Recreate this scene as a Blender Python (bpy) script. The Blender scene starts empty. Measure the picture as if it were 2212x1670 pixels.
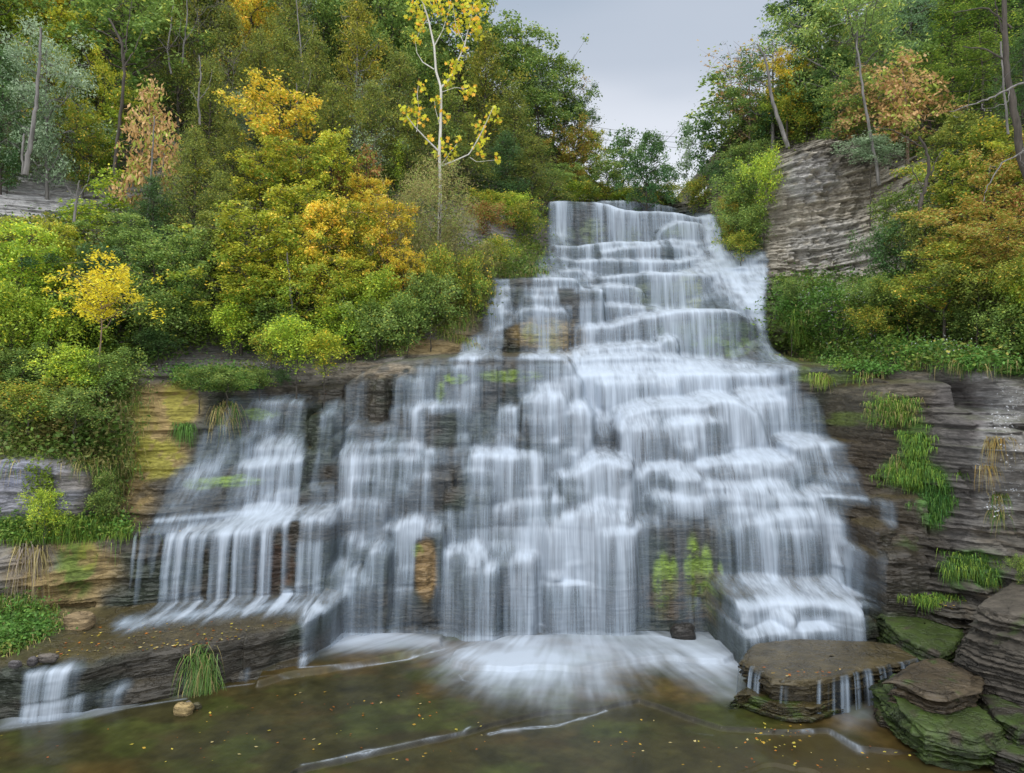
import bpy, math, random
import numpy as np
from mathutils import Vector
from mathutils.bvhtree import BVHTree

# ------------------------------------------------------------------ camera, sky, sun, exposure
S = bpy.context.scene
C = S.collection
FPX, CX, CY, CH = 1600.0, 1106.0, 835.0, 6.0      # focal length and centre in photo units, eye height in metres
cam = bpy.data.cameras.new("camera"); camo = bpy.data.objects.new("camera", cam); C.objects.link(camo)
camo.location = (0, 0, CH); camo.rotation_euler = (math.radians(90), 0, 0)
cam.sensor_width = 36; cam.lens = FPX / 2212 * 36; cam.clip_end = 1000; cam.clip_start = 0.1
S.camera = camo
S.view_settings.view_transform = 'Standard'; S.view_settings.look = 'None'
S.view_settings.exposure = 0.0; S.view_settings.gamma = 1
S.render.engine = 'CYCLES'
S.cycles.max_bounces = 5; S.cycles.diffuse_bounces = 3; S.cycles.glossy_bounces = 2
S.cycles.transmission_bounces = 2; S.cycles.transparent_max_bounces = 12
S.cycles.use_denoising = True; S.cycles.caustics_reflective = False; S.cycles.caustics_refractive = False

SUN_EL, SUN_AZ = math.radians(58), math.radians(215)
W = bpy.data.worlds.new("World"); S.world = W; W.use_nodes = True
wn = W.node_tree.nodes; wl = W.node_tree.links; wn.clear()
wo = wn.new('ShaderNodeOutputWorld'); bg = wn.new('ShaderNodeBackground'); bg2 = wn.new('ShaderNodeBackground'); ad = wn.new('ShaderNodeAddShader')
sk = wn.new('ShaderNodeTexSky'); sk.sky_type = 'NISHITA'; sk.sun_disc = False; sk.sun_elevation = SUN_EL; sk.sun_rotation = SUN_AZ
wl.new(sk.outputs[0], bg.inputs[0]); bg.inputs[1].default_value = 0.05 * .6; bg.inputs[0].default_value = (1, 1, 1, 1)
tc = wn.new('ShaderNodeTexCoord'); sp = wn.new('ShaderNodeSeparateXYZ'); wl.new(tc.outputs['Generated'], sp.inputs[0])
mp = wn.new('ShaderNodeMapping'); mp.inputs['Scale'].default_value = (1.2, 1.2, 4.0); wl.new(tc.outputs['Generated'], mp.inputs[0])
nz = wn.new('ShaderNodeTexNoise'); nz.inputs['Scale'].default_value = 1.6; nz.inputs['Detail'].default_value = 3; wl.new(mp.outputs[0], nz.inputs[0])
ma = wn.new('ShaderNodeMath'); ma.operation = 'MULTIPLY_ADD'; wl.new(nz.outputs[0], ma.inputs[0]); ma.inputs[1].default_value = 0.16; wl.new(sp.outputs[2], ma.inputs[2])
rp = wn.new('ShaderNodeValToRGB'); wl.new(ma.outputs[0], rp.inputs[0])
cr = rp.color_ramp; cr.interpolation = 'EASE'
cr.elements[0].position = 0.0; cr.elements[0].color = (0.60, 0.60, 0.62, 1)
cr.elements[1].position = 1.0; cr.elements[1].color = (1.0, 1.0, 1.0, 1)
for p, c in ((0.32, (0.82, 0.83, 0.85, 1)), (0.40, (0.70, 0.72, 0.76, 1)), (0.49, (0.48, 0.52, 0.58, 1)), (0.60, (0.36, 0.42, 0.49, 1)), (0.75, (0.80, 0.84, 0.90, 1))):
    e = cr.elements.new(p); e.color = c
mu = wn.new('ShaderNodeMath'); mu.operation = 'POWER'; wl.new(sp.outputs[2], mu.inputs[0]); mu.inputs[1].default_value = 3.0
mm = wn.new('ShaderNodeMath'); mm.operation = 'MULTIPLY_ADD'; wl.new(mu.outputs[0], mm.inputs[0]); mm.inputs[1].default_value = 0.75; mm.inputs[2].default_value = 0.98
by = wn.new('ShaderNodeMath'); by.operation = 'MULTIPLY'; wl.new(sp.outputs[1], by.inputs[0]); by.inputs[1].default_value = -1.3; by.use_clamp = True   # added frontal fill: sky behind the photographer, on the open lake side, is boosted
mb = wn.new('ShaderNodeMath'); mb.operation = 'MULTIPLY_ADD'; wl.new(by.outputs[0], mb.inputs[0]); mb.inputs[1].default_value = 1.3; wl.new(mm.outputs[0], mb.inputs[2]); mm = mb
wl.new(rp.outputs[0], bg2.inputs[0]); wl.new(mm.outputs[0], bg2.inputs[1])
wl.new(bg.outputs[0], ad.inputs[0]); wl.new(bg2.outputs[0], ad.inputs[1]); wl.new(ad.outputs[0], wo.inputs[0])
sl = bpy.data.lights.new("sun", 'SUN'); sl.energy = 1.0; sl.angle = math.radians(25); sl.color = (1.0, 0.96, 0.90)
so = bpy.data.objects.new("sun", sl); C.objects.link(so)
_d = Vector((math.sin(SUN_AZ) * math.cos(SUN_EL), math.cos(SUN_AZ) * math.cos(SUN_EL), math.sin(SUN_EL)))
so.rotation_euler = _d.to_track_quat('Z', 'Y').to_euler(); so.location = (0, -10, 40)

# ------------------------------------------------------------------ helpers
rng = np.random.default_rng(7)
def P(px, py, Y): return ((px - CX) / FPX * Y, Y, CH - (py - CY) / FPX * Y)
def proj(x, y, z): return CX + x / y * FPX, CY - (z - CH) / y * FPX
def hsh(i, j, s):
    n = (i.astype(np.int64) * 374761393 + j.astype(np.int64) * 668265263 + s * 2147483647 + s * 97531) & 0x7fffffff
    n = ((n ^ (n >> 13)) * 1274126177) & 0x7fffffff
    return ((n ^ (n >> 16)) & 0xffff) / 65535.0
def vn(x, y, s=0):
    x = np.asarray(x, float); y = np.asarray(y, float); x, y = np.broadcast_arrays(x, y)
    xi = np.floor(x); yi = np.floor(y); fx = x - xi; fy = y - yi
    fx = fx * fx * (3 - 2 * fx); fy = fy * fy * (3 - 2 * fy); xi = xi.astype(np.int64); yi = yi.astype(np.int64)
    a = hsh(xi, yi, s); b = hsh(xi + 1, yi, s); c = hsh(xi, yi + 1, s); d = hsh(xi + 1, yi + 1, s)
    return (a + (b - a) * fx) * (1 - fy) + (c + (d - c) * fx) * fy
def fbm(x, y, s=0, o=4):
    r = 0; a = .5; t = 0
    for k in range(o):
        r = r + a * vn(x * 2**k, y * 2**k, s + k * 17); t += a; a *= .5
    return r / t
def sm(a, b, x): t = np.clip((x - a) / (b - a), 0, 1); return t * t * (3 - 2 * t)
def blur(A, r, axis):
    if r <= 0: return A
    k = int(math.ceil(r * 3)); w = np.exp(-.5 * (np.arange(-k, k + 1) / r) ** 2); w /= w.sum()
    B = np.moveaxis(A, axis, -1); Pd = np.pad(B, [(0, 0)] * (B.ndim - 1) + [(k, k)], mode='edge')
    out = np.zeros_like(B)
    for i, wi in enumerate(w): out += wi * Pd[..., i:i + B.shape[-1]]
    return np.moveaxis(out, -1, axis)

def tag(o, label=None, cat=None, group=None, kind=None):
    if label: o['label'] = label
    if cat: o['category'] = cat
    if group: o['group'] = group
    if kind: o['kind'] = kind
    return o
def mesh_np(name, V, F, mat=None, smooth=False, attrs=None, cols=None, parent=None, link=True):
    me = bpy.data.meshes.new(name); V = np.asarray(V, np.float32); F = np.asarray(F, np.int32)
    me.vertices.add(len(V)); me.vertices.foreach_set('co', V.ravel())
    k = F.shape[1]; me.loops.add(F.size); me.loops.foreach_set('vertex_index', F.ravel())
    me.polygons.add(len(F)); me.polygons.foreach_set('loop_start', np.arange(0, F.size, k, dtype=np.int32))
    me.polygons.foreach_set('loop_total', np.full(len(F), k, np.int32))
    me.polygons.foreach_set('use_smooth', np.full(len(F), smooth))
    for a, v in (attrs or {}).items():
        at = me.attributes.new(a, 'FLOAT', 'POINT'); at.data.foreach_set('value', np.asarray(v, np.float32).ravel())
    for a, v in (cols or {}).items():
        v = np.asarray(v, np.float32); v = np.concatenate([v, np.ones((len(v), 1), np.float32)], 1)
        at = me.attributes.new(a, 'FLOAT_COLOR', 'POINT'); at.data.foreach_set('color', v.ravel())
    me.update(); me.validate()
    if mat: me.materials.append(mat)
    o = bpy.data.objects.new(name, me)
    if link: C.objects.link(o)
    if parent: o.parent = parent
    return o
def grid_faces(n, m):   # n rows, m cols, row-major
    i = np.arange(n * m).reshape(n, m)
    return np.stack([i[:-1, :-1], i[:-1, 1:], i[1:, 1:], i[1:, :-1]], -1).reshape(-1, 4)
def compact(V, F, *att):
    used = np.zeros(len(V), bool); used[F.ravel()] = True; idx = np.cumsum(used) - 1
    return (V[used], idx[F]) + tuple(a[used] for a in att)

def newmat(name):
    m = bpy.data.materials.new(name); m.use_nodes = True; n = m.node_tree.nodes; n.clear()
    return m, n, m.node_tree.links
def NN(n, t, **k):
    x = n.new(t)
    for a, v in k.items(): setattr(x, a, v)
    return x
def math_(n, l, op, a, b=None, c=None):
    x = n.new('ShaderNodeMath'); x.operation = op
    for i, v in enumerate((a, b, c)):
        if v is None: continue
        if isinstance(v, (int, float)): x.inputs[i].default_value = v
        else: l.new(v, x.inputs[i])
    return x.outputs[0]
def noise_(n, l, vec, scale, detail=4, rough=.55, sc=None):
    if sc:
        m = n.new('ShaderNodeMapping'); m.inputs['Scale'].default_value = sc; l.new(vec, m.inputs[0]); vec = m.outputs[0]
    x = n.new('ShaderNodeTexNoise'); x.inputs['Scale'].default_value = scale; x.inputs['Detail'].default_value = detail
    x.inputs['Roughness'].default_value = rough; l.new(vec, x.inputs['Vector']); return x.outputs[0]

def rock_material(name, tint=(1, 1, 1), usecol=True, base=(.12, .11, .10), wet=None):
    m, n, l = newmat(name); out = n.new('ShaderNodeOutputMaterial'); b = n.new('ShaderNodeBsdfPrincipled')
    tc = n.new('ShaderNodeTexCoord'); v = tc.outputs['Object']
    n1 = noise_(n, l, v, 1.0, 8, .68, (2.6, 2.6, 13)); n2 = noise_(n, l, v, 9, 5, .6, (1, 1, 2.5)); n3 = noise_(n, l, v, 1.2, 3)
    s1 = math_(n, l, 'MULTIPLY_ADD', n1, 1.5, .05); s2 = math_(n, l, 'MULTIPLY_ADD', n2, 1.2, .4); s3 = math_(n, l, 'MULTIPLY_ADD', n3, .8, .6)
    f = math_(n, l, 'MULTIPLY', math_(n, l, 'MULTIPLY', s1, s2), s3)
    mx = n.new('ShaderNodeVectorMath'); mx.operation = 'SCALE'
    if usecol:
        a = n.new('ShaderNodeAttribute'); a.attribute_name = 'Col'; l.new(a.outputs['Color'], mx.inputs[0])
    else: mx.inputs[0].default_value = base
    l.new(f, mx.inputs['Scale']); l.new(mx.outputs[0], b.inputs['Base Color'])
    if usecol:
        w = n.new('ShaderNodeAttribute'); w.attribute_name = 'wet'; ws = w.outputs['Fac']
        l.new(math_(n, l, 'MULTIPLY_ADD', ws, -.58, .88), b.inputs['Roughness'])
    else: b.inputs['Roughness'].default_value = .85 if wet is None else wet
    b.inputs['Specular IOR Level'].default_value = .45
    n4 = noise_(n, l, v, 1.0, 5, .6, (1.6, 1.6, 9)); ck = math_(n, l, 'ABSOLUTE', math_(n, l, 'SUBTRACT', n4, .5)); ck = math_(n, l, 'MULTIPLY', ck, 26.0); ck.node.use_clamp = True
    h = math_(n, l, 'MULTIPLY_ADD', n1, 1.0, math_(n, l, 'MULTIPLY_ADD', n2, .45, math_(n, l, 'MULTIPLY', ck, .5)))
    bp = n.new('ShaderNodeBump'); bp.inputs['Strength'].default_value = .9; bp.inputs['Distance'].default_value = .05
    l.new(h, bp.inputs['Height']); l.new(bp.outputs[0], b.inputs['Normal']); l.new(b.outputs[0], out.inputs[0])
    return m

# ------------------------------------------------------------------ rock relief: y = F(x, z)
BGP = """-200,1340,15.5 0,1340,16.2 130,1345,16.4 270,1330,16.9 400,1313,17.1 600,1296,17.6 740,1380,17.6
0,1170,16.3 200,1165,16.6 300,1158,17.1 0,1130,17.2 200,1110,18 280,1110,18.8 0,1000,17.6 150,1000,18.2 0,850,19.5 150,850,19.6
300,840,20 430,840,20.3 430,1000,19.5 300,790,21.5 500,790,22.3 700,790,22.8 900,765,23 1000,765,23.5 200,740,21.5 450,720,23.5
650,690,24 850,640,24.5 1000,640,25 1050,600,26 0,700,21 -200,800,18 0,550,24 250,550,25 500,550,26 750,520,27 950,520,28
1130,560,29.5 1170,480,33 0,450,26.5 140,470,27 0,380,28.5 120,400,29 300,380,31 500,380,32 700,350,33 960,400,34 1100,400,36
1160,430,35.5 0,200,34 300,200,37 600,180,40 900,180,42 1000,330,39 1100,310,42 1200,380,42 1300,420,46 0,0,40 400,0,44 800,0,48
1000,120,47 1150,230,48 1250,330,49 -400,900,15 -400,500,19 -400,200,26 -300,0,33 1200,1385,18.2 1200,1100,19.8 1200,900,21.2
1200,775,25 1200,610,28 1400,600,30 1400,540,33 1400,440,37 1500,1000,20.5 1500,800,23.5 1500,700,27 900,1200,19.2 900,1000,20.5
900,850,21.5 650,1000,20.8 650,860,21.7 650,1130,19.9 650,1250,18 1480,430,46 1850,1300,17.6 1850,1150,18 1830,1000,19.2
1790,850,20.6 1740,790,21.8 1680,700,24.5 1660,600,27.5 1640,500,29.5 1560,450,32 1520,400,36 1500,350,39 1950,1290,16.8
1950,1100,17.2 1950,950,17.6 1950,820,17.8 1850,790,20.5 1850,700,22 1850,620,25 2000,1280,16.2 2030,1000,16.8 2030,850,17.2
2212,1250,15.3 2212,1000,15.6 2212,830,15.8 2400,1000,15 2400,800,15.2 2000,770,18.5 2212,770,16.8 2100,650,19.5 2212,600,19
2000,620,21.5 1680,560,28 1800,590,27.5 1980,590,25 1665,400,28.5 1680,330,29.5 1740,300,29.5 1830,400,28 1950,450,27
2000,400,26.5 2100,450,23 2212,400,22.5 1900,310,31 2000,280,31 2212,260,28 1700,260,33 1620,300,36 1540,330,36 1560,420,33
1600,200,41 1700,120,40 1900,100,38 2212,0,34 1800,0,42 2212,-100,37 2500,300,20 2500,0,30 2500,700,15 2212,1400,15.1 2400,1250,14.8 2400,1450,14.5 2000,1380,15.8 2030,1150,16.6 2030,1250,16.3 2120,900,16.5 2120,1100,16.2 2120,790,17.4 2100,1300,15.9"""
_b = np.array([[float(v) for v in t.split(',')] for t in BGP.split()])
_bx, _by, _bz = P(_b[:, 0], _b[:, 1], _b[:, 2])
def _k(r): return -np.sqrt(r * r + .15)
_A = _k(np.hypot(_bx[:, None] - _bx, (_bz[:, None] - _bz) * 1.6)) - np.eye(len(_bx)) * .15
_N = len(_bx); _M = np.zeros((_N + 3, _N + 3)); _M[:_N, :_N] = _A
_Q = np.stack([np.ones(_N), _bx, _bz], 1); _M[:_N, _N:] = _Q; _M[_N:, :_N] = _Q.T
_w = np.linalg.solve(_M, np.concatenate([_by, np.zeros(3)]))
def Fbg(x, z):
    x, z = np.broadcast_arrays(x, z); o = np.full(x.shape, _w[_N]) + _w[_N + 1] * x + _w[_N + 2] * z
    for i in range(_N): o = o + _w[i] * _k(np.hypot(x - _bx[i], (z - _bz[i]) * 1.6))
    return o
def bilin(xc, zc, G, X, Z):
    u = np.clip((X - xc[0]) / (xc[1] - xc[0]), 0, len(xc) - 1.001); v = np.clip((Z - zc[0]) / (zc[1] - zc[0]), 0, len(zc) - 1.001)
    i = u.astype(int); j = v.astype(int); a = u - i; b = v - j
    return (G[j, i] * (1 - a) + G[j, i + 1] * a) * (1 - b) + (G[j + 1, i] * (1 - a) + G[j + 1, i + 1] * a) * b

# lips: (photo points of the ledge edge), depth(s), batter, tread slope, lip softness
LIPS = [
 # top tier
 ([(1292,434),(1347,434),(1407,440),(1460,449),(1466,460)], 34.6, .1, .25),
 ([(1186,450),(1187,437),(1239,434),(1287,437),(1311,440),(1347,455),(1383,458),(1455,458),(1491,467),(1527,473),(1551,488),(1563,547)], [33,33,33,33,33,32.8,32.8,32.6,32.4,32.2,32,31.6], .02, .2),
 ([(1419,520),(1431,497),(1467,480),(1503,482),(1539,499),(1560,545)], [31.9,31.8,31.5,31.4,31.4,31.3], .1, .3),
 ([(1185,533),(1251,534),(1335,523),(1407,526),(1431,521),(1503,528),(1540,545)], 31.0, .1, .3),
 ([(1300,547),(1335,539),(1383,532),(1480,534),(1500,545)], 30.6, .1, .3),
 ([(1157,557),(1203,557),(1239,564),(1335,563),(1431,564),(1467,566),(1503,558),(1527,562),(1545,580)], 30.0, .1, .3),
 ([(1170,603),(1203,587),(1251,584),(1262,600)], 28.9, .1, .3),
 ([(1535,562),(1575,552),(1642,545),(1650,560)], [29.8,29.6,29.4,29.4], .1, .3),
 ([(1510,575),(1560,565),(1620,560),(1648,563)], 29.2, .1, .3),
 ([(1475,588),(1551,578),(1623,576),(1649,581)], 28.8, .1, .3),
 # second tier curtain and right stair
 ([(1299,600),(1325,599),(1347,595),(1419,589),(1517,592),(1532,600)], 28.2, .03, .2),
 ([(1525,594),(1551,586),(1647,584),(1650,600)], 28.5, .03, .2),
 ([(1596,640),(1606,624),(1625,612),(1643,606),(1652,615)], 28.0, .25, .3),
 ([(1590,655),(1600,645),(1630,634),(1648,640)], 27.7, .25, .3),
 ([(1586,668),(1600,658),(1622,652),(1634,662)], 27.4, .25, .3),
 ([(1284,632),(1290,622),(1323,617),(1359,621),(1385,628),(1391,645)], 27.2, .08, .3),
 ([(1228,668),(1234,662),(1311,661),(1383,664),(1419,667),(1433,680)], 26.5, .1, .3),
 # left lobe
 ([(1062,612),(1066,605),(1118,602),(1198,602),(1225,603),(1248,608),(1256,625)], 25.8, .03, .25),
 ([(1066,625),(1110,623),(1180,626),(1262,625),(1300,628)], 25.5, .05, .25),
 ([(1056,652),(1060,646),(1104,646),(1109,655)], 25.1, .1, .3),
 ([(1125,648),(1130,643),(1200,644),(1208,650)], 25.2, .05, .3),
 ([(1042,680),(1046,669),(1058,663),(1086,664),(1093,680)], 24.8, .1, .3),
 ([(1108,700),(1116,680),(1132,672),(1158,669),(1204,671),(1222,676),(1228,690)], 24.7, .0, .3),
 ([(990,760),(996,744),(1018,740),(1058,720),(1088,708)], [24.2,24.2,24.2,24.3,24.4], .1, .4),
 ([(1080,712),(1100,694),(1118,680),(1124,690)], [24.5,24.5,24.6,24.7], .0, .4),
 # big dome
 ([(1257,735),(1260,716),(1270,707),(1316,707),(1347,698),(1407,684),(1455,674),(1503,670),(1575,671),(1599,675),(1623,694),(1640,712),(1654,740)], [25,24.9,24.9,25,25,24.9,24.8,24.6,24.6,24.7,24.9,25.1,25.4], .06, .25),
 ([(1425,752),(1432,737),(1446,732),(1458,737),(1462,750)], 24.0, .1, .4),
 ([(1205,766),(1263,758),(1323,749),(1407,746),(1433,756)], 23.8, .1, .15),
 ([(1235,780),(1300,772),(1359,768),(1455,770),(1491,780),(1503,784),(1635,787),(1690,793),(1714,796),(1718,810)], 23.2, .1, .15),
 ([(1230,796),(1300,791),(1450,789),(1560,796)], 22.8, .1, .12),
 ([(1238,812),(1253,809),(1453,808),(1520,806),(1680,806),(1707,805),(1714,815)], 22.2, .05, .12),
 ([(1300,828),(1320,825),(1440,817),(1460,820)], 22.0, .05, .12),
 # main tier left edge
 ([(742,840),(747,829),(796,800),(842,788),(901,781),(947,777),(1017,774),(1134,771),(1204,773),(1228,781),(1238,800)], [21.4,21.3,21.2,21.1,21,20.9,20.8,20.8,20.8,20.7,20.8], .12, .22),
 ([(858,828),(864,819),(912,818),(919,826)], 20.6, .05, .3),
 ([(805,840),(815,832),(835,832),(842,842)], 20.8, .05, .3),
 ([(962,845),(970,838),(1030,836),(1036,844)], 20.4, .05, .3),
 ([(1040,836),(1060,828),(1075,836)], 20.4, .05, .3),
 ([(1158,842),(1164,833),(1220,831),(1228,842)], 20.4, .05, .3),
 ([(1200,822),(1215,812),(1240,812),(1252,830)], 20.6, .05, .3),
 ([(1148,885),(1155,863),(1169,854),(1211,856),(1220,872)], 20.0, .02, .3),
 ([(1222,905),(1230,886),(1247,877),(1268,880),(1278,900)], 20.0, .02, .3),
 ([(842,895),(849,887),(868,881),(884,887),(890,895)], 20.2, .05, .3),
 ([(886,905),(900,886),(920,881),(971,878),(992,888),(1003,905)], 19.95, .02, .3),
 ([(1070,900),(1080,886),(1134,882),(1142,892)], 20.1, .05, .3),
 ([(1012,925),(1018,908),(1034,905),(1044,915)], 20.1, .05, .3),
 ([(745,940),(752,926),(775,923),(784,930),(814,930),(824,925),(849,925),(856,935)], 20.0, .05, .3),
 ([(984,960),(990,947),(1010,944),(1018,955)], 19.8, .05, .3),
 ([(1040,958),(1055,945),(1075,945),(1090,955)], 19.7, .05, .3),
 ([(740,965),(812,961),(868,961),(936,970),(1029,972),(1101,968),(1157,982),(1250,985)], 19.6, .05, .2),
 ([(735,995),(777,992),(824,995),(854,992),(929,994),(965,998),(1008,996),(1014,1006)], 19.35, .06, .3),
 ([(1010,1005),(1016,991),(1029,985),(1157,984),(1168,996)], 19.3, .06, .3),
 ([(1222,1060),(1230,1040),(1257,1017),(1297,998),(1334,1000),(1342,1020)], 19.0, .1, .3),
 ([(1346,960),(1352,935),(1375,915),(1400,905),(1430,900)], [20.2,20.2,20.3,20.4,20.5], .3, .4),
 # right side stack
 ([(1598,862),(1605,852),(1653,848),(1728,848),(1745,856)], 21.4, .05, .12),
 ([(1618,875),(1624,867),(1680,865),(1747,865),(1760,869),(1769,910)], [21,21,21,21,21,21.2], .03, .3),
 ([(1340,915),(1352,900),(1392,887),(1440,881),(1520,879),(1547,868),(1587,868),(1611,881),(1632,898),(1648,951),(1655,1000)], [20.6,20.6,20.6,20.6,20.6,20.5,20.5,20.5,20.6,20.6,20.7], .06, .3),
 ([(1425,960),(1440,926),(1480,912),(1547,909),(1560,920)], 20.1, .03, .3),
 ([(1700,962),(1715,955),(1760,945),(1775,948),(1780,965)], 20.3, .1, .2),
 ([(1372,1075),(1381,1050),(1390,1024),(1406,1009),(1440,1007),(1520,1004),(1573,1000),(1653,995),(1720,992),(1733,1018),(1745,1075)], [19.4]*11, .12, .2),
 ([(1462,1040),(1475,1031),(1500,1031),(1512,1040)], 19.0, .1, .3),
 ([(1460,1065),(1467,1055),(1520,1049),(1600,1052),(1680,1049),(1710,1056)], 18.9, .1, .2),
 ([(1408,1120),(1420,1090),(1453,1075),(1507,1079),(1600,1073),(1747,1075),(1773,1084),(1800,1111)], 18.7, .12, .25),
 ([(1560,1115),(1575,1103),(1620,1100),(1640,1110)], 18.5, .1, .3),
 ([(1646,1140),(1655,1124),(1707,1113),(1760,1111),(1806,1128),(1823,1166)], [18.3]*6, .08, .3),
 ([(1375,1150),(1384,1134),(1420,1132),(1540,1128),(1650,1132)], 18.4, .08, .3),
 ([(1750,1075),(1765,1066),(1830,1064),(1850,1068)], 18.6, .1, .1),
 ([(1745,960),(1760,956),(1800,962),(1822,972),(1830,975)], 19.6, .05, .2),
 # centre lower
 ([(735,1095),(768,1085),(800,1084),(830,1094)], 18.9, .1, .3),
 ([(950,1105),(985,1090),(1040,1092),(1080,1105)], 18.9, .1, .3),
 ([(1090,1100),(1120,1088),(1200,1086),(1230,1100)], 18.9, .1, .3),
 ([(700,1165),(740,1150),(800,1150),(830,1140),(1000,1142),(1090,1140),(1180,1136),(1380,1134)], 18.8, .08, .2),
 ([(852,1150),(864,1135),(897,1126),(918,1134),(930,1160)], 18.5, .15, .4),
 ([(790,1220),(800,1195),(820,1187),(838,1200)], 18.1, .12, .4),
 ([(742,1275),(750,1252),(768,1244),(785,1258)], 17.8, .12, .4),
 ([(960,1225),(966,1205),(985,1196),(1030,1198),(1050,1206),(1060,1222)], 18.15, .05, .4),
 ([(1104,1260),(1112,1232),(1134,1208),(1150,1210)], 18.15, .05, .4),
 ([(1184,1165),(1192,1142),(1220,1122),(1262,1112),(1306,1112),(1335,1125),(1342,1145)], 18.35, .05, .4),
 ([(695,1260),(720,1235),(752,1228)], 18.0, .05, .4),
 ([(1332,1062),(1348,1042),(1372,1032),(1388,1042)], 19.2, .08, .3),
 ([(1336,1152),(1350,1140),(1385,1138)], 18.55, .06, .3),
 ([(1338,930),(1350,918),(1366,925)], 20.4, .1, .3),
 ([(928,1122),(950,1106),(978,1104),(985,1115)], 18.95, .06, .3),
 ([(1052,1222),(1070,1206),(1106,1206),(1112,1222)], 18.35, .05, .3),
 ([(640,1075),(690,1070),(745,1078)], 19.45, .06, .3),
 # left tier
 ([(488,846),(504,839),(560,837),(642,836),(742,830)], 21.7, .1, .12),
 ([(500,872),(512,866),(580,868),(652,868),(662,880)], 20.9, .02, .2),
 ([(700,876),(708,868),(740,868),(750,880)], 21.2, .05, .3),
 ([(290,845),(300,838),(400,837),(480,845),(492,860)], [20,20,20.1,20.4,20.8], .05, .1),
 ([(464,945),(472,930),(490,920),(508,916),(516,928)], 20.5, .2, .4),
 ([(545,925),(552,914),(575,908),(590,915)], 20.6, .05, .4),
 ([(694,905),(703,894),(730,888),(742,900)], 20.9, .05, .4),
 ([(495,965),(505,955),(530,953),(535,962)], 20.4, .05, .3),
 ([(548,965),(556,956),(622,948),(655,950),(658,962)], 20.3, .05, .3),
 ([(525,976),(535,968),(600,966),(655,966),(660,980)], 20.1, .05, .3),
 ([(665,990),(675,978),(706,977),(715,990)], 20.2, .05, .3),
 ([(440,1012),(450,996),(480,986),(500,984),(505,1000)], 19.95, .1, .3),
 ([(270,1009),(418,1007),(532,1006),(580,1000),(655,990),(665,1010)], [19.4,19.4,19.5,19.6,19.7,19.8], .0, .15),
 ([(640,1062),(660,1056),(720,1056),(740,1066)], 19.5, .05, .3),
 ([(575,1100),(590,1075),(620,1066),(650,1070)], 19.4, .2, .4),
 ([(336,1126),(395,1116),(440,1108),(500,1104),(530,1098),(600,1104)], [19]*6, .1, .15),
 ([(0,1176),(110,1172),(233,1164),(293,1160),(400,1151),(500,1146),(567,1134),(633,1122),(700,1115),(715,1130)], [16.6,16.7,17,17.2,17.4,17.6,17.8,18,18.1,18.2], .0, .07),
 ([(-120,1180),(0,1172)], 16.5, .0, .07),
 ([(645,1268),(660,1258),(700,1254),(730,1258),(740,1290)], 17.9, .05, .3),
 # dark ledges right of the falls
 ([(1700,800),(1760,797),(1850,800),(1950,806),(2020,812)], [21.2,20.6,19.8,18.8,18.2], .05, .3),
 ([(1745,845),(1800,840),(1900,835),(2000,830),(2060,830)], [20.8,20,18.4,17.6,17.4], .03, .15),
 ([(1770,905),(1850,900),(1930,905),(2010,910)], [20.4,19.5,18.3,17.6], .03, .2),
 ([(1770,962),(1850,955),(1950,965),(2030,975)], [19.7,19,17.8,17.0], .0, .1),
 ([(1820,975),(1870,980),(1960,985),(2030,995)], [19.2,18.8,17.6,16.9], .0, .15),
 ([(1770,1072),(1830,1073),(1900,1078),(2000,1075)], [18.9,18.6,17.5,16.7], .0, .07),
 ([(1900,1150),(1925,1140),(1980,1135),(2010,1150)], 16.8, .0, .1),
 ([(1905,1215),(1925,1195),(1960,1190),(2000,1200)], 16.5, .15, .2),
 # rocks above left
 ([(1040,700),(1020,690),(985,735),(870,740)][::-1], [23.6,24.2,24.6,24.8], .0, .3),
 ([(870,742),(950,737),(1000,748)], 23.3, .0, .3),
 ([(330,790),(420,781),(560,783),(700,788),(800,778),(870,770)], [21.8,21.9,22,22,22,22], .0, .15),
 ([(560,812),(640,806),(760,806)], 21.9, .0, .15),
 ([(-150,1005),(0,1004),(60,1000),(130,1008),(180,1030),(195,1080)], [16.7,16.8,16.9,17,17.2,17.4], .0, .3),
]
# ledges near the pool: heights known, depth follows from the height
def LZ(pts, z, bat=.0, s=.05): return (pts, [(CH - z) * FPX / (y - CY) for _, y in pts], bat, s)
LIPS += [
 LZ([(-200,1450),(0,1443),(120,1436),(183,1430),(250,1413),(300,1404),(393,1396),(395,1390),(527,1371),(530,1366),(600,1356),(660,1346)], .9, .02, .045),
 LZ([(660,1334),(690,1318),(718,1306)], 1.0, .02, .1),
 LZ([(-200,1545),(0,1522),(130,1508),(200,1500),(280,1488),(380,1472),(500,1440)], .28, .1, .25),
 LZ([(500,1456),(560,1448),(650,1440),(660,1430)], .16, .05, .08),
 LZ([(1596,1335),(1640,1318),(1700,1322),(1720,1340)], .95, .05, .2),
 LZ([(1600,1318),(1640,1306),(1700,1302),(1780,1302),(1850,1308),(1862,1325)], 1.15, .05, .25),
 LZ([(1610,1375),(1700,1362),(1800,1352),(1900,1350)], .72, .1, .15),
 LZ([(1850,1305),(1900,1292),(1960,1296),(2010,1300)], 1.1, .0, .1),
 LZ([(1905,1352),(1960,1356),(2060,1372),(2120,1400)], .7, .0, .08),
]
def lipXZ(L):
    pts, Y, bat, s = L; Y = [Y] * len(pts) if not isinstance(Y, list) else Y
    a = np.array([P(p[0], p[1], y) for p, y in zip(pts, Y)]); a = a[np.argsort(a[:, 0])]
    return a[:, 0], a[:, 1], a[:, 2], bat, s

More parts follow.
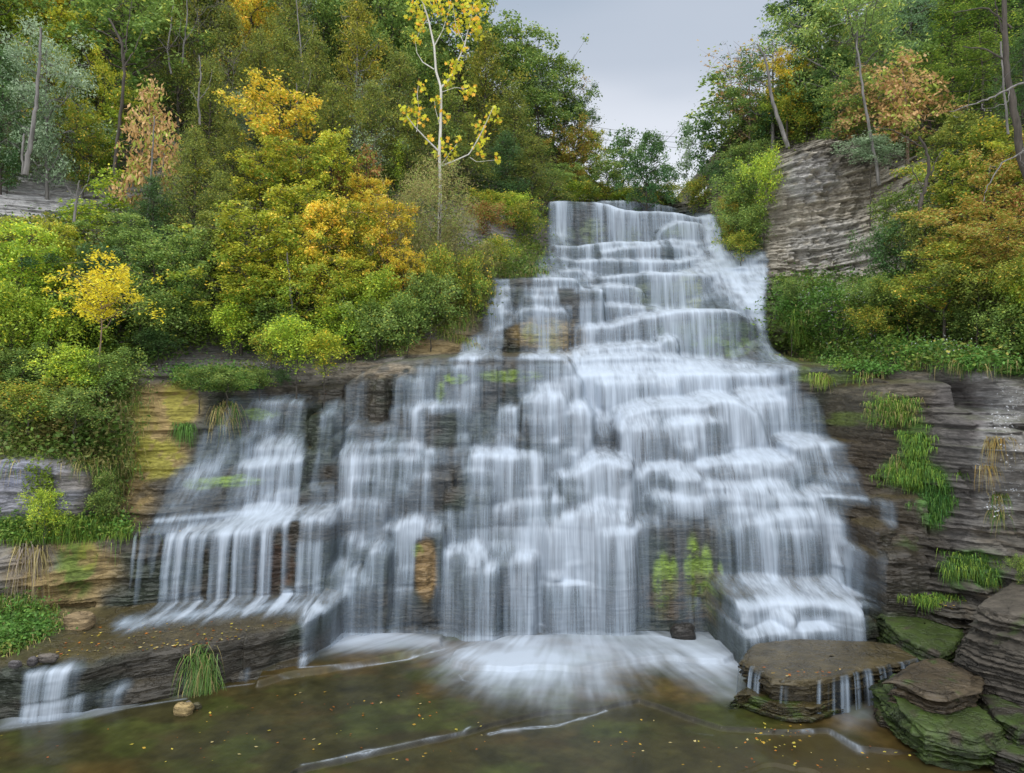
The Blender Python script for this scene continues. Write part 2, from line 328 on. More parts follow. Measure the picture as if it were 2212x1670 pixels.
X0, X1, DX = -20.4, 17.4, .03
xs = np.arange(X0, X1, DX)
zs = np.concatenate([np.arange(-.45, 1.3, .0125), np.arange(1.3, 17.2, .025)])
NX, NZ = len(xs), len(zs)
xc = np.arange(X0 - .5, X1 + 1, .3); zc = np.arange(-1, 18.5, .3)
XX, ZZ = np.meshgrid(xs, zs)
F = bilin(xc, zc, blur(blur(Fbg(*np.meshgrid(xc, zc)), 1.6, 0), 1.2, 1), XX, ZZ)
FB = F.copy()
# broad undulation and bedding of the dry rock
def bedding(XX, ZZ, sc=1.0, fx=1.0, ft=1.0):
    w = ZZ + .25 * fbm(XX * .25, ZZ * .2, 5, 3) + .03 * XX * 0
    D = np.zeros_like(ZZ)
    for th, am, fr, sd in ((.55, .16, .5, 1), (.23, .085, 1.1, 2), (.09, .035, 2.5, 3)):
        th *= ft; fr *= fx
        u = w / th + .35 * vn(XX * .8, ZZ * .5, sd + 40); L = np.floor(u)
        blk = hsh(np.floor(XX * fr + 7 * hsh(L, L * 0, sd)).astype(np.int64), L, sd)
        r = .5 * blk + .5 * vn(XX * fr * 2.2, L * 7.3, sd + 9)
        f = u - L
        pl = .35 + 1.3 * vn(XX * fr * 1.7 + L * 3.7, L * 1.3, sd + 60)
        D += am * (r - .5) * 2 + am * .9 * pl * (f - .5) - am * .9 * pl * sm(.90, 1, f) * .9
    return D * sc
D0 = bedding(XX, ZZ, 1.15, 1.6, .85)
dryg = sm(7.6, 9.2, XX) * sm(6.5, 8, ZZ)                        # the cliff nose on the right: tilted, splintered shale
tl = ZZ - .16 * (XX - 12) - .05 * (XX - 12) ** 2
Dn = bedding(XX, tl + .5 * fbm(XX * .35, tl * .4, 137, 3), 1.7, 3.2, .62) + .22 * (np.round(4 * fbm(XX * 1.1 + tl * .5, tl * .9, 139, 3)) / 4 - .5) + .30 * (np.abs(2 * fbm(XX * .9, tl * 3.2, 131, 4) - 1) - .3) + .14 * (fbm(XX * 2.5, tl * 13, 133, 4) - .5)
wallm = np.clip(sm(8.4, 9.4, XX) * (1 - sm(5.6, 6.4, ZZ)), 0, 1)
Dw = bedding(XX + .3 * ZZ, ZZ, 1.8, 2.0, .8) + .35 * (np.round(3 * fbm(XX * .8, ZZ * .35, 141, 3)) / 3 - .5) + .10 * (fbm(XX * 2.2, ZZ * 9, 143, 4) - .5)
D0 = D0 * (1 - .5 * sm(-10, -9, XX) * (1 - sm(7.6, 8.4, XX)) * (1 - sm(13.5, 15, ZZ))); D0 = D0 * (1 - dryg) + Dn * dryg; D0 = D0 * (1 - wallm) + Dw * wallm
F = F + D0 + .5 * (fbm(XX * .35, ZZ * .5, 11, 4) - .5)
in_lip = np.full(F.shape, 99.)
soft = .035
def add_lip(F, X, Y, Z, bat, s, ext=.12):
    i0, i1 = np.searchsorted(xs, [X[0] - ext, X[-1] + ext]); i0 = max(i0, 0)
    if i1 - i0 < 2: return
    x = xs[i0:i1]; Zl = np.interp(x, X, Z); Yl = np.interp(x, X, Y)
    Zl = Zl + .05 * (vn(x * 2.2, x * 0 + Z[0] * 3, 3) - .5) + .03 * (vn(x * 7, x * 0 + Z[0], 4) - .5)
    Yl = Yl + .22 * (vn(x * 1.3, x * 0 + Z[0] * 5, 6) - .5) + .10 * (vn(x * 4.1, x * 0 + Z[0], 8) - .5)
    e = np.maximum(np.maximum(X[0] - x, x - X[-1]), 0); Yl = Yl + e * 14 * (e > 0)
    d = zs[:, None] - Zl[None]
    y = Yl[None] + bat * d + (soft / s) * np.logaddexp(0, d / soft) + 30 * np.maximum(d - .03, 0) ** 2
    lay = .35 * D0[:, i0:i1] * (d < .3)
    F[:, i0:i1] = np.minimum(F[:, i0:i1], y + lay)
for L in LIPS: add_lip(F, *lipXZ(L))
PX, PY = proj(XX, F, ZZ)
# small steps under the falling water
mini = rng.random((420, 6))
falls_poly = [(1190,440),(1460,450),(1560,480),(1650,560),(1640,660),(1660,740),(1720,800),(1760,900),(1770,1000),(1840,1290),(1340,1370),(740,1380),(700,1150),(300,1160),(430,960),(500,870),(745,835),(900,790),(1000,770),(1060,610),(1170,590)]
def inpoly(x, y, poly):
    p = np.array(poly); r = np.zeros(np.shape(x), bool); j = len(p) - 1
    for i in range(len(p)):
        c = ((p[i, 1] > y) != (p[j, 1] > y)) & (x < (p[j, 0] - p[i, 0]) * (y - p[i, 1]) / (p[j, 1] - p[i, 1] + 1e-9) + p[i, 0]); r ^= c; j = i
    return r
for q in mini:
    px, py = 300 + q[0] * 1550, 600 + q[1] * 680
    if not inpoly(px, py, falls_poly): continue
    if px < 720 and 1010 < py: continue
    if 1100 < px < 1600 and py < 760: continue
    if py > 1150 and px > 1350: continue
    # find the rock on this sight line
    j = int(np.argmin(np.hypot(PX[::6, ::6] - px, PY[::6, ::6] - py))); jr, jc = divmod(j, PX[::6, ::6].shape[1]); jr *= 6; jc *= 6
    if jr < 3 or jr > NZ - 3: continue
    xw, zw = xs[jc], zs[jr]; w = .10 + .5 * q[2] ** 1.6; pr = .05 + .15 * q[3] ** 1.5
    Xm = xw + np.array([-w, -w * .8, 0, w * .8, w]); Zm = zw + np.array([-.05, -.01, 0, -.01, -.05]) * (1 + q[4]) + .04 * (q[5] - .5) * np.array([-1, -.8, 0, .8, 1])
    add_lip(F, Xm, np.full(5, F[jr, jc] - pr), Zm, -.02, .35, .03)
F += .015 * (fbm(XX * 6, ZZ * 14, 21, 3) - .5)
PX, PY = proj(XX, F, ZZ)

# colour of the rock, patch by patch (albedo), with blobs where stone, algae or moss change
def mixc(A, c, m): return A + (np.array(c)[None, None] - A) * m[..., None]
nA = fbm(XX * .9, ZZ * 1.2, 31, 5); nB = fbm(XX * 3, ZZ * 9, 35, 4); nC = fbm(XX * 5, ZZ * 5, 37, 4)
Col = np.zeros(F.shape + (3,)); Col[:] = (.16, .145, .12)
Col = mixc(Col, (.25, .235, .21), sm(.45, .7, nA)); Col = mixc(Col, (.21, .16, .10), sm(.5, .8, nB) * .6)
wetm = sm(-60, 60, np.where(inpoly(PX, PY, [(230,1165),(270,1010),(420,1000),(440,850),(760,815),(1000,765),(1060,600),(1165,560),(1185,430),(1470,430),(1570,470),(1660,545),(1690,700),(1740,790),(1960,800),(2000,1000),(2020,1300),(2300,1400),(2300,1700),(-300,1700),(-300,1400),(200,1345),(230,1200)]), 60, -60))
wetm = blur(blur(wetm, 8, 0), 8, 1); wet = np.clip(wetm, 0, 1)
Col = mixc(Col, (.052, .045, .032), wet * .92)
Col = mixc(Col, (.035, .05, .032), wet * sm(.42, .65, nA) * .8)
def blob(px, py, rx, ry, c, k=1.0, n=nC, t=.42, sh=.12):
    global Col
    d = ((PX - px) / rx) ** 2 + ((PY - py) / ry) ** 2
    m = np.exp(-d * d * .7); m = sm(0, 1, m * (.25 + sm(t - sh, t + sh, n)) * 1.2) * k
    Col = mixc(Col, c, m)
OCH, YEL, MOS, LIM, GRY, OLV = (.38,.27,.11), (.36,.33,.05), (.06,.12,.02), (.24,.36,.03), (.30,.30,.31), (.075,.06,.025)
for b in [(350,880,75,45,OCH,1,nA,.2),(340,960,60,60,OCH,.9,nA,.2),(290,1060,45,60,OCH,.7,nA,.3),(390,870,35,45,YEL,.8),(330,990,60,40,YEL,.9),(300,940,40,60,YEL,.5),
  (130,1230,110,60,OCH,.9,nA,.25),(150,1300,60,40,OCH,.8,nA,.3),(160,1230,40,55,(.16,.24,.04),.9),(190,1200,20,30,YEL,.5),(60,1210,60,40,GRY,.5),
  (60,1060,110,60,(.33,.33,.37),.9,nA,.2),(20,1020,50,30,(.30,.32,.42),.8),(150,1040,60,20,(.3,.25,.18),.5),
  (60,430,110,55,(.46,.45,.44),.95,nA,.1),(1050,375,110,40,(.16,.15,.13),.9,nA,.1),(1050,500,70,40,(.30,.28,.27),.9,nA,.1),(1820,450,190,170,(.50,.45,.36),.97,nA,.0),(1750,380,60,50,(.50,.50,.50),.6),(1800,540,90,60,(.48,.46,.42),.8),
  (1850,330,120,30,(.07,.06,.045),.6),(1690,300,50,40,(.08,.07,.05),.8),
  (2130,870,80,60,(.40,.39,.38),.9,nB,.3),(2120,1000,60,120,(.26,.25,.24),.7),(2160,1010,60,110,(.42,.41,.39),.6,nB),(2060,900,60,60,(.17,.15,.15),.8,nA,.2),(2040,1080,60,150,(.15,.14,.13),.8,nA,.2),
  (900,750,110,15,OCH,.8,nB,.3),(1000,700,30,40,OCH,.4),(1050,720,30,50,(.13,.11,.08),.8),(770,800,120,16,(.34,.27,.18),.6,nB),(620,800,140,20,(.33,.31,.28),.5,nB,.4),(500,770,170,40,(.12,.12,.12),.5),
  (1170,720,60,30,OCH,.8,nB,.4),(1150,720,20,20,YEL,.8),(1190,730,25,35,YEL,.5),(1240,740,30,40,OCH,.6),
  (985,818,30,10,LIM,.9),(1100,812,60,12,LIM,.7),(950,840,12,25,LIM,.6),(560,895,35,12,LIM,.8),(500,1040,60,10,LIM,1),(430,1045,30,12,LIM,.6),(520,1035,20,10,LIM,.9),
  (1465,500,30,15,(.2,.26,.08),.7),(1280,500,25,25,(.2,.24,.09),.8),(1215,510,25,20,(.17,.2,.09),.6),(1360,510,25,20,(.2,.24,.09),.6),(1490,630,25,40,(.3,.32,.05),1),(1430,640,60,30,(.16,.19,.08),.9),(1530,720,110,30,(.12,.18,.05),.6),(1560,750,60,20,LIM,.6),
  (1430,1260,18,60,LIM,1,nC,.33,.12),(1455,1250,10,40,LIM,1,nC,.33,.12),(1495,1240,16,70,LIM,1,nC,.33,.12),(1525,1250,14,60,LIM,1,nC,.33,.12),(1556,1260,7,40,LIM,.9,nC,.45,.05),(1480,1290,80,50,(.13,.09,.05),.8),
  (920,1230,22,60,(.30,.20,.09),1,nA,.1),(900,1190,14,14,LIM,.5),(610,1210,30,50,(.15,.08,.05),.5),(570,1230,30,60,(.06,.04,.03),.6),
  (1750,730,50,60,(.2,.3,.04),.7),(1700,660,60,20,(.16,.24,.04),.6),(1840,1000,120,25,OLV,.9),(1800,970,60,20,OLV,.8),(1900,1090,120,20,OLV,.7),(1930,1180,30,30,MOS,.8),(1970,1350,60,30,MOS,.9),(1940,1365,30,20,(.12,.2,.02),.9),
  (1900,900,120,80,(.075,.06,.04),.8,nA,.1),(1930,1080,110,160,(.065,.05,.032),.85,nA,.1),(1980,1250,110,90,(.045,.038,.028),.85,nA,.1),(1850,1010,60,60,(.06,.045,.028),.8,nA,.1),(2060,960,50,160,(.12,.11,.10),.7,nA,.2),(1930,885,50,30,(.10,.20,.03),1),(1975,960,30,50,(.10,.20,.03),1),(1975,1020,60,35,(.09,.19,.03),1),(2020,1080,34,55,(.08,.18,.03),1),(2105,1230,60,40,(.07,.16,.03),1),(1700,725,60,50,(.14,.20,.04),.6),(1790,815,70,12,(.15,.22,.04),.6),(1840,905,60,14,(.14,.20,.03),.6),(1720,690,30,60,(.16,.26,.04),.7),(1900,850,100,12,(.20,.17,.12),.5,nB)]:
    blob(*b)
# flat tops by the falls carry olive silt under the film of water
dz_ = np.gradient(F, zs, axis=0)
flat = sm(3, 8, dz_) * wet
Col = mixc(Col, (.085, .066, .026), flat * (.55 + .45 * nA))
Col = mixc(Col, (.11, .13, .05), sm(3, 8, dz_) * (1 - wet) * .6)
V = np.stack([XX, F, ZZ], -1).reshape(-1, 3)
GF = grid_faces(NZ, NX)
M_rock = rock_material("layered_shale")
RIDX = [-60,-20,-8,-6,-3.1,0,2.8,5.6,8.3,9.0,9.4,10.5,13,15,18.2,22,30,60]
RIDZ = [33,33,33,30,26.3,23.6,21,18.2,15.0,15.0,15.8,17.6,20.7,22.4,25.2,28,32,33]
ok = (V[:, 2] < np.interp(V[:, 0], RIDX, RIDZ))
gf = GF[ok[GF].all(1)]
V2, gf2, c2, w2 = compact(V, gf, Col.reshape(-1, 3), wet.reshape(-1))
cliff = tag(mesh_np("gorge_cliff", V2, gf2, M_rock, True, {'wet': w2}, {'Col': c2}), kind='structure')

# hillside above and beside the cliff
hx = np.arange(-46, 44, .2); hz = np.arange(-1, 34, .2)
HX, HZ = np.meshgrid(hx, hz)
hc = np.arange(-48, 47, 1.0); hzc = np.arange(-2, 37, 1.0)
HF = bilin(hc, hzc, Fbg(*np.meshgrid(hc, hzc)), HX, HZ) + .9 * (fbm(HX * .3, HZ * .3, 61, 4) - .5) + .2
HF = np.maximum(HF, 9)
inside = (HX > X0 + .3) & (HX < X1 - .3) & (HZ < 16.9)
rz = np.interp(HX, RIDX, RIDZ)
top = HZ > rz
HF2 = np.where(top, np.take_along_axis(HF, np.minimum((~top).sum(0) - 1, HF.shape[0] - 1)[None], 0) + (HZ - rz) * 6, HF)
HZ2 = np.where(top, rz + .3, HZ)
HV = np.stack([HX, HF2, HZ2], -1).reshape(-1, 3); hf = grid_faces(*HX.shape)
hf = hf[~inside.reshape(-1)[hf].all(1)]
def soil_material():
    m, n, l = newmat("forest_floor"); out = n.new('ShaderNodeOutputMaterial'); b = n.new('ShaderNodeBsdfPrincipled')
    v = n.new('ShaderNodeTexCoord').outputs['Object']; a = noise_(n, l, v, 2.5, 6); r = n.new('ShaderNodeValToRGB'); l.new(a, r.inputs[0])
    r.color_ramp.elements[0].position = .3; r.color_ramp.elements[0].color = (.03, .035, .015, 1); r.color_ramp.elements[1].position = .7; r.color_ramp.elements[1].color = (.09, .075, .04, 1)
    l.new(r.outputs[0], b.inputs[0]); b.inputs['Roughness'].default_value = .95
    bp = n.new('ShaderNodeBump'); bp.inputs['Distance'].default_value = .1; l.new(a, bp.inputs['Height']); l.new(bp.outputs[0], b.inputs['Normal']); l.new(b.outputs[0], out.inputs[0]); return m
M_soil = soil_material()
HVc, hfc = compact(HV, hf)
hill = tag(mesh_np("hillside", HVc, hfc, M_soil, True), kind='structure')
# sight-line lookup on a thinned copy of both surfaces
sx, sz = np.arange(0, NX, 4), np.arange(0, NZ, 4)
Vt = V.reshape(NZ, NX, 3)[np.ix_(sz, sx)].reshape(-1, 3); ft = grid_faces(len(sz), len(sx)); okt = ok.reshape(NZ, NX)[np.ix_(sz, sx)].reshape(-1); ft = ft[okt[ft].all(1)]
BV = BVHTree.FromPolygons(np.concatenate([Vt, HVc]).tolist(), np.concatenate([ft, hfc + len(Vt)]).tolist())
def hit(px, py, dflt=30.):
    d = Vector(((px - CX) / FPX, 1, -(py - CY) / FPX)); r = BV.ray_cast(Vector((0, 0, CH)), d.normalized())
    return r[0] if r[0] is not None else Vector(P(px, py, dflt))
def ground(x, y, ztop=40):
    r = BV.ray_cast(Vector((x, y, ztop)), Vector((0, 0, -1)))
    return r[0].z if r[0] is not None else 14.5

# ------------------------------------------------------------------ falling water: particles run down the rock row by row
SRC = """33;1187,437,1.6 1240,436,1.8 1287,436,1.5 1311,440,1.2 1347,456,1.7 1455,458,2 1527,474,2 1560,515,1.6;1
31.6;1425,505,1.2 1467,481,1.5 1540,500,1.5;1
34.6;1292,434,1.4 1400,440,1.4 1460,449,1.4;1
31;1187,533,.6 1240,533,1.2 1430,521,1 1540,545,1;1
30;1157,557,.3 1200,557,.7 1239,564,1 1431,564,1 1530,562,1;1
28.9;1170,603,.8 1203,587,1 1260,586,1;0
29.6;1535,562,.8 1575,552,.8 1642,545,.9;1
29.1;1510,572,.9 1560,565,.9 1645,562,.8;1
28.5;1475,588,.7 1551,580,.9 1649,582,.9;1
28.2;1299,600,.5 1325,599,.7 1347,595,.6 1419,589,.75 1517,592,.7 1532,600,.8;1
27.8;1596,640,1 1625,612,1 1645,606,1;0
27.4;1586,668,.9 1605,655,1 1634,650,1;0
27.2;1284,630,1 1323,618,1.3 1390,640,1.2;0
26.5;1230,664,.9 1300,661,1.2 1433,676,1.3;0
25.8;1066,605,.7 1105,602,.5 1118,602,.1 1135,602,.5 1180,602,.7 1200,602,.3 1240,606,.4;2
25.5;1068,624,1 1100,622,.6 1112,622,.1 1135,625,.7 1190,625,.8 1210,625,.1 1255,625,.2 1270,625,.8;1
25.1;1056,648,.9 1106,646,.9;1
25.2;1130,643,.7 1196,644,.8;2
24.8;1044,672,.9 1058,663,1 1088,665,1;1
24.7;1124,675,.5 1158,669,.6 1204,671,.8 1224,676,.4;2
24.2;992,757,.8 1018,740,1.1 1058,720,1.2 1088,708,1;1
24.6;1082,710,.9 1118,682,.9;0
25;1258,730,1.1 1270,708,1.4 1316,707,1.3 1347,698,.7 1407,684,.8 1455,674,.75 1503,670,.7 1575,671,.85 1610,680,.8 1640,712,.6 1653,735,.4;1
24;1426,748,1 1446,733,1.1 1460,745,1;0
23.8;1205,764,1.1 1263,758,1.2 1407,746,1.5 1433,754,1.3;0
23.2;1235,779,1.1 1359,768,1.2 1491,780,1.2 1635,787,.9 1690,793,.7 1716,803,.6;0
22.8;1232,795,1.3 1450,789,1.1 1560,796,1;0
22.2;1240,810,1.4 1300,809,1.2 1453,808,.9 1600,806,.9 1690,806,.8 1708,806,.6;1
21.2;744,833,.8 762,820,.5 796,800,.4 842,788,.5 865,785,.12 885,783,.5 950,777,.6 1017,774,.45 1100,772,.5 1150,771,.75 1204,773,.7 1232,790,.6;2
20.6;858,826,.7 880,819,.8 919,825,.8;1
20.4;962,843,.6 1034,838,.5;2
20.4;1158,840,1 1190,832,1.2 1228,838,1;0
20.6;1200,820,.8 1215,813,.9 1250,822,1.2;0
20;1148,880,1 1169,854,1.2 1211,856,1.3 1220,870,1.1;1
20;1222,900,1.1 1247,877,1.2 1278,898,1.3;1
20.2;842,893,.6 868,881,.9 890,893,.7;0
19.95;886,903,.9 903,884,1.2 930,880,1.2 942,879,.3 985,884,.15 990,887,.8 1004,903,.9;1
20.1;1070,897,.8 1100,884,1 1142,890,1.2;1
20;745,937,.9 752,926,1 784,930,.6 830,925,.7 856,933,.8;1
19.8;984,957,.8 1000,945,.9 1018,953,.8;0
19.7;1040,956,.8 1090,952,.9;0
19.6;735,966,.8 812,961,1 868,961,.9 920,968,.8 945,970,.15 1010,971,.2 1030,971,.9 1101,968,1.3 1157,982,1.2 1250,985,.9;0
19.3;735,993,1.1 770,992,1.1 854,992,.9 925,993,1 936,998,.4;1
19.3;1010,1002,.9 1030,985,1.2 1157,984,1.3 1170,996,1.1;1
18.9;1222,1055,1.2 1257,1017,1.5 1297,998,2.8 1334,1000,2.6 1342,1015,1.3;0
20.3;1346,955,.6 1370,918,.7 1430,900,.8;0
21.4;1600,858,.8 1653,848,.8 1728,848,.6 1742,854,.5;0
21;1620,872,.7 1680,865,.8 1740,865,.7 1766,880,.5;1
20.6;1342,912,.6 1392,887,.7 1440,881,.7 1520,879,.8 1547,868,1.1 1590,869,1.1 1611,881,1 1632,898,1.1 1652,980,1.2;1
20.1;1427,957,.9 1440,927,1 1480,912,1 1547,909,.9;1
20.3;1702,960,.9 1740,948,1 1778,955,.9;0
19.4;1374,1070,.8 1390,1024,.8 1406,1009,.9 1440,1007,1 1573,1000,1.2 1720,992,1.2 1740,1050,1.1;0
19;1464,1038,1 1485,1031,1.1 1510,1038,1;0
18.9;1460,1063,.7 1520,1049,1 1680,1049,1.1 1710,1056,1.1;0
18.7;1410,1115,.6 1453,1076,.7 1520,1079,.9 1600,1073,1 1747,1075,1 1800,1108,.9;1
18.5;1560,1113,1 1600,1101,1 1640,1108,1;0
18.4;1646,1138,.9 1655,1125,1 1707,1113,1 1760,1111,1.1 1806,1128,1.2 1824,1160,1.2;1
18.4;1375,1148,.55 1420,1133,.45 1500,1130,.5 1600,1130,.6 1650,1132,.8;3
19.9;1334,1000,.9 1345,960,.8 1370,930,.7;1
19.2;1334,1058,1 1350,1040,1 1386,1035,.8;1
18.6;1336,1150,.9 1350,1139,.8 1384,1138,.5;1
19.5;925,990,.6 1010,990,.55;1
18.95;926,1118,.7 950,1104,.8 985,1108,.7;1
18.35;1050,1218,.8 1075,1205,.9 1110,1212,.8;1
21;905,800,.6 1000,790,.5;1
19.6;783,962,.1 790,962,.1;0
18.9;1796,966,2.4 1828,974,2.4;2
18.9;1835,1072,.8 1880,1078,.6;1
18.1;1890,1085,2.2 1902,1085,2.2;0
18.9;735,1093,.9 800,1085,.9 832,1093,.7;0
18.9;950,1103,.7 1040,1093,.9 1230,1088,1.2;0
18.8;640,1150,.3 700,1160,.5 760,1150,.6 840,1140,.6 940,1141,.4 1000,1142,.8 1090,1140,.9 1180,1137,1 1340,1135,.9 1370,1135,.6;1
18.5;853,1148,1.2 864,1135,1.6 897,1127,2.6 915,1133,1.6;0
18.1;790,1215,1.3 805,1192,1.4 836,1198,1.2;0
17.8;743,1270,1.2 755,1249,1.3 785,1256,1.1;0
18.15;961,1222,1 968,1205,1.2 1030,1199,1.2 1058,1218,.9;1
18.15;1105,1255,1.2 1134,1209,1.2 1150,1210,1;0
18.35;1186,1160,1.7 1200,1137,1.9 1225,1120,3.2 1262,1112,2.8 1306,1112,2.0 1340,1138,1.3;0
18;697,1258,.5 750,1230,.6;0
21.7;500,840,.6 560,837,.4 590,837,.2 610,836,.7 642,836,.6;2
20.9;502,870,1.2 520,866,.9 560,868,.35 590,868,.8 652,868,.8;2
21.2;702,874,.9 745,872,.9;0
20.5;465,943,.8 475,928,1 508,917,1.1;0
20.6;546,922,.9 575,909,.9 590,914,.8;0
20.9;695,903,.9 720,889,.9 740,897,.8;1
20.4;495,963,.9 530,954,.9;0
20.3;550,962,1 622,948,1.1 656,955,1;0
20.1;528,973,.9 600,967,1.1 657,970,1;0
20.2;667,987,.9 706,978,.8;0
19.95;442,1010,1 465,990,1 500,985,1;0
19.5;352,1020,.4 372,1012,.9 384,1010,.2 420,1007,.7 436,1007,.2 445,1007,.8 465,1006,.2 480,1006,.7 492,1006,.1 503,1006,.9 518,1006,.3 540,1005,.7 590,1000,.8 657,990,.7;2
19.5;642,1060,.5 700,1056,.7 738,1064,.7;0
19.4;577,1097,.8 600,1073,.9 648,1070,.9;0
19;338,1125,.8 395,1116,1.1 440,1108,1.2 500,1104,.8 530,1099,1 600,1103,.9;0
17.3;299,1159,2.2 306,1158,2.2;0
17.4;315,1158,.4 380,1152,.5;3
17.4;386,1152,2.2 402,1151,2.2;0
17.5;410,1150,.7 470,1147,.8;3
17.5;482,1147,2.2 494,1147,2.2;0
17.6;506,1145,2.8 530,1143,2 548,1142,1.2;1
17.8;567,1134,2.4 592,1131,1.6;0
17.9;600,1128,.5 700,1116,.8;3
20.4;428,886,.8 436,883,.9 447,890,.3;1
14;58,1440,1.6 100,1436,1.2 140,1433,1.6 186,1430,2.4;2
14;218,1420,2.4 232,1418,1.8 288,1407,1.4;2
14.4;382,1397,4 403,1395,4;0
14.6;430,1389,.4 520,1374,.3;3
14.9;519,1373,3.5 542,1369,3.5;0
16;661,1336,.9 717,1307,.9;1
13.6;65,1514,1.2 185,1504,1.2;1
13.6;222,1499,1.3 285,1489,1.2;1
13.9;375,1478,1 405,1470,1;0
15;500,1458,.5 640,1443,.7;3
13.8;1603,1428,1 1640,1446,.8;1
13.5;1765,1468,.3 1800,1462,.6 1850,1452,.7 1903,1439,.9 1985,1420,.6;3
16;1583,1348,1 1592,1330,1.1 1640,1319,1.1 1720,1338,1;0
16.5;1602,1316,1 1700,1303,1.2 1850,1309,1.2;0
16;1610,1374,.9 1850,1352,1.1;0"""
pr = np.random.default_rng(3)
ALLOW = [(1175,425),(1300,425),(1475,445),(1540,470),(1568,545),(1652,540),(1652,600),(1642,672),(1662,750),(1720,795),(1722,845),(1752,848),(1775,905),(1782,940),(1800,955),(1806,1060),(1830,1075),(1830,1090),(1812,1110),(1842,1305),(1900,1330),(1995,1415),(1960,1500),(1760,1560),(1590,1540),(1590,1400),(1350,1400),(740,1400),(660,1470),(0,1590),(-300,1590),(-300,1430),(200,1420),(280,1340),(290,1155),(335,1130),(365,1010),(425,1000),(424,880),(460,940),(500,870),(498,835),(745,832),(800,795),(900,778),(990,770),(1000,735),(1040,715),(1042,660),(1060,600),(1150,600),(1157,550),(1180,535)]
MKP = (inpoly(PX, PY, ALLOW) | inpoly(PX, PY, [(1788,950),(1852,955),(1852,1075),(1788,1075)]) | inpoly(PX, PY, [(1820,1070),(1890,1068),(1895,1086),(1825,1090)]) | inpoly(PX, PY, [(1885,1060),(1925,1060),(1925,1300),(1885,1300)])).astype(float)
HOLD = [([(-300,1460),(0,1438),(390,1394),(530,1367),(655,1340),(655,1310),(600,1303),(400,1322),(270,1336),(0,1400),(-300,1440)], .97),
 ([(1612,1425),(1640,1392),(1720,1386),(1985,1398),(1990,1417),(1900,1436),(1820,1456),(1773,1466),(1670,1463),(1637,1441)], .97),
 ([(928,895),(985,892),(990,968),(922,968)], .8), ([(930,1002),(1000,1002),(1005,1100),(940,1105)], .6), ([(900,1165),(942,1160),(942,1285),(895,1285)], .93),
 ([(662,880),(695,880),(690,970),(668,1090),(650,1090),(662,970)], .85), ([(1088,712),(1120,700),(1120,772),(1085,772)], 1), ([(1236,635),(1252,635),(1250,700),(1236,700)], .7),
 ([(1400,1142),(1455,1142),(1460,1365),(1395,1365)], .35), ([(1475,1142),(1535,1142),(1560,1365),(1475,1365)], .3), ([(1120,722),(1160,722),(1160,765),(1120,765)], .6), ([(1185,722),(1235,722),(1235,765),(1185,765)], .5),
 ([(500,1130),(700,1130),(700,1160),(640,1170)], .3), ([(-300,1440),(56,1440),(56,1600),(-300,1600)], .9), ([(190,1420),(216,1416),(216,1590),(190,1590)], .7), ([(292,1400),(384,1392),(375,1550),(300,1560)], .96), ([(405,1388),(520,1368),(500,1500),(412,1520)], .8), ([(545,1362),(655,1340),(650,1450),(545,1470)], .93), ([(1100,600),(1140,600),(1125,660),(1105,665)], .6), ([(1205,624),(1240,624),(1235,660),(1208,660)], .8), ([(745,830),(800,800),(900,781),(1230,778),(1238,785),(900,792),(800,812),(760,840)], .6)]
MK = MKP.copy()
for poly, k_ in HOLD: MK *= 1 - k_ * inpoly(PX, PY, poly)
MKS = blur(blur(MK, 1.1, 1), 1.6, 0)
MKP = np.where(MK < .1, .55, np.where(MKP > .5, 1, .75)) 
Xp, Zp, Wp = [], [], []
for ln in SRC.split('\n'):
    Yd, pts, cl = ln.split(';'); Yd = float(Yd); cl = int(cl)
    a = np.array([[float(v) for v in t.split(',')] for t in pts.split()]); x, _, z = P(a[:, 0], a[:, 1], Yd)
    L = x[-1] - x[0]; n = int(abs(L) * 520 / (Yd / 20)) + 30
    t = np.sort(pr.random(n)) * L + x[0]; d = np.interp(t, x, a[:, 2]); zz = np.interp(t, x, z)
    fq = {0: 1.6, 1: 3.4, 2: 5.0, 3: 8.0}[cl]
    nn = .6 * vn(t * fq, t * 0 + Yd + a[0, 1], 71) + .4 * vn(t * fq * 3.1, t * 0 + Yd, 72)
    nn = {0: .35 + 1.3 * nn, 1: .08 + 2.6 * sm(.22, .8, nn), 2: 2.6 * sm(.30, .75, nn), 3: 3.2 * sm(.42, .8, nn)}[cl]
    Xp.append(t); Zp.append(zz + .04); Wp.append(d * nn * L / n * 60 * (1 if n > 40 else 1))
Xp, Zp, Wp = map(np.concatenate, (Xp, Zp, Wp)); o = np.argsort(-Zp); Xp, Zp, Wp = Xp[o], Zp[o], Wp[o]
NP = len(Xp); Wt = np.zeros((NZ, NX)); St = np.zeros((NZ, NX)); Im = np.zeros((NZ, NX))
ZC = np.full(NX, -9.); ZC[(xs < -4.1) & (xs > -10)] = 2.62; ZC[(xs > 3.15) & (xs < 5.0)] = 2.75
rows = np.searchsorted(zs, Zp).clip(0, NZ - 1)
x = Xp.copy(); w = Wp.copy(); y = np.full(NP, -1.); vz = np.full(NP, .6); vy = .45 + .5 * pr.random(NP); fr = np.zeros(NP, bool)
nact = 0; z_prev = zs[-1]; jmin = np.searchsorted(zs, -.05)
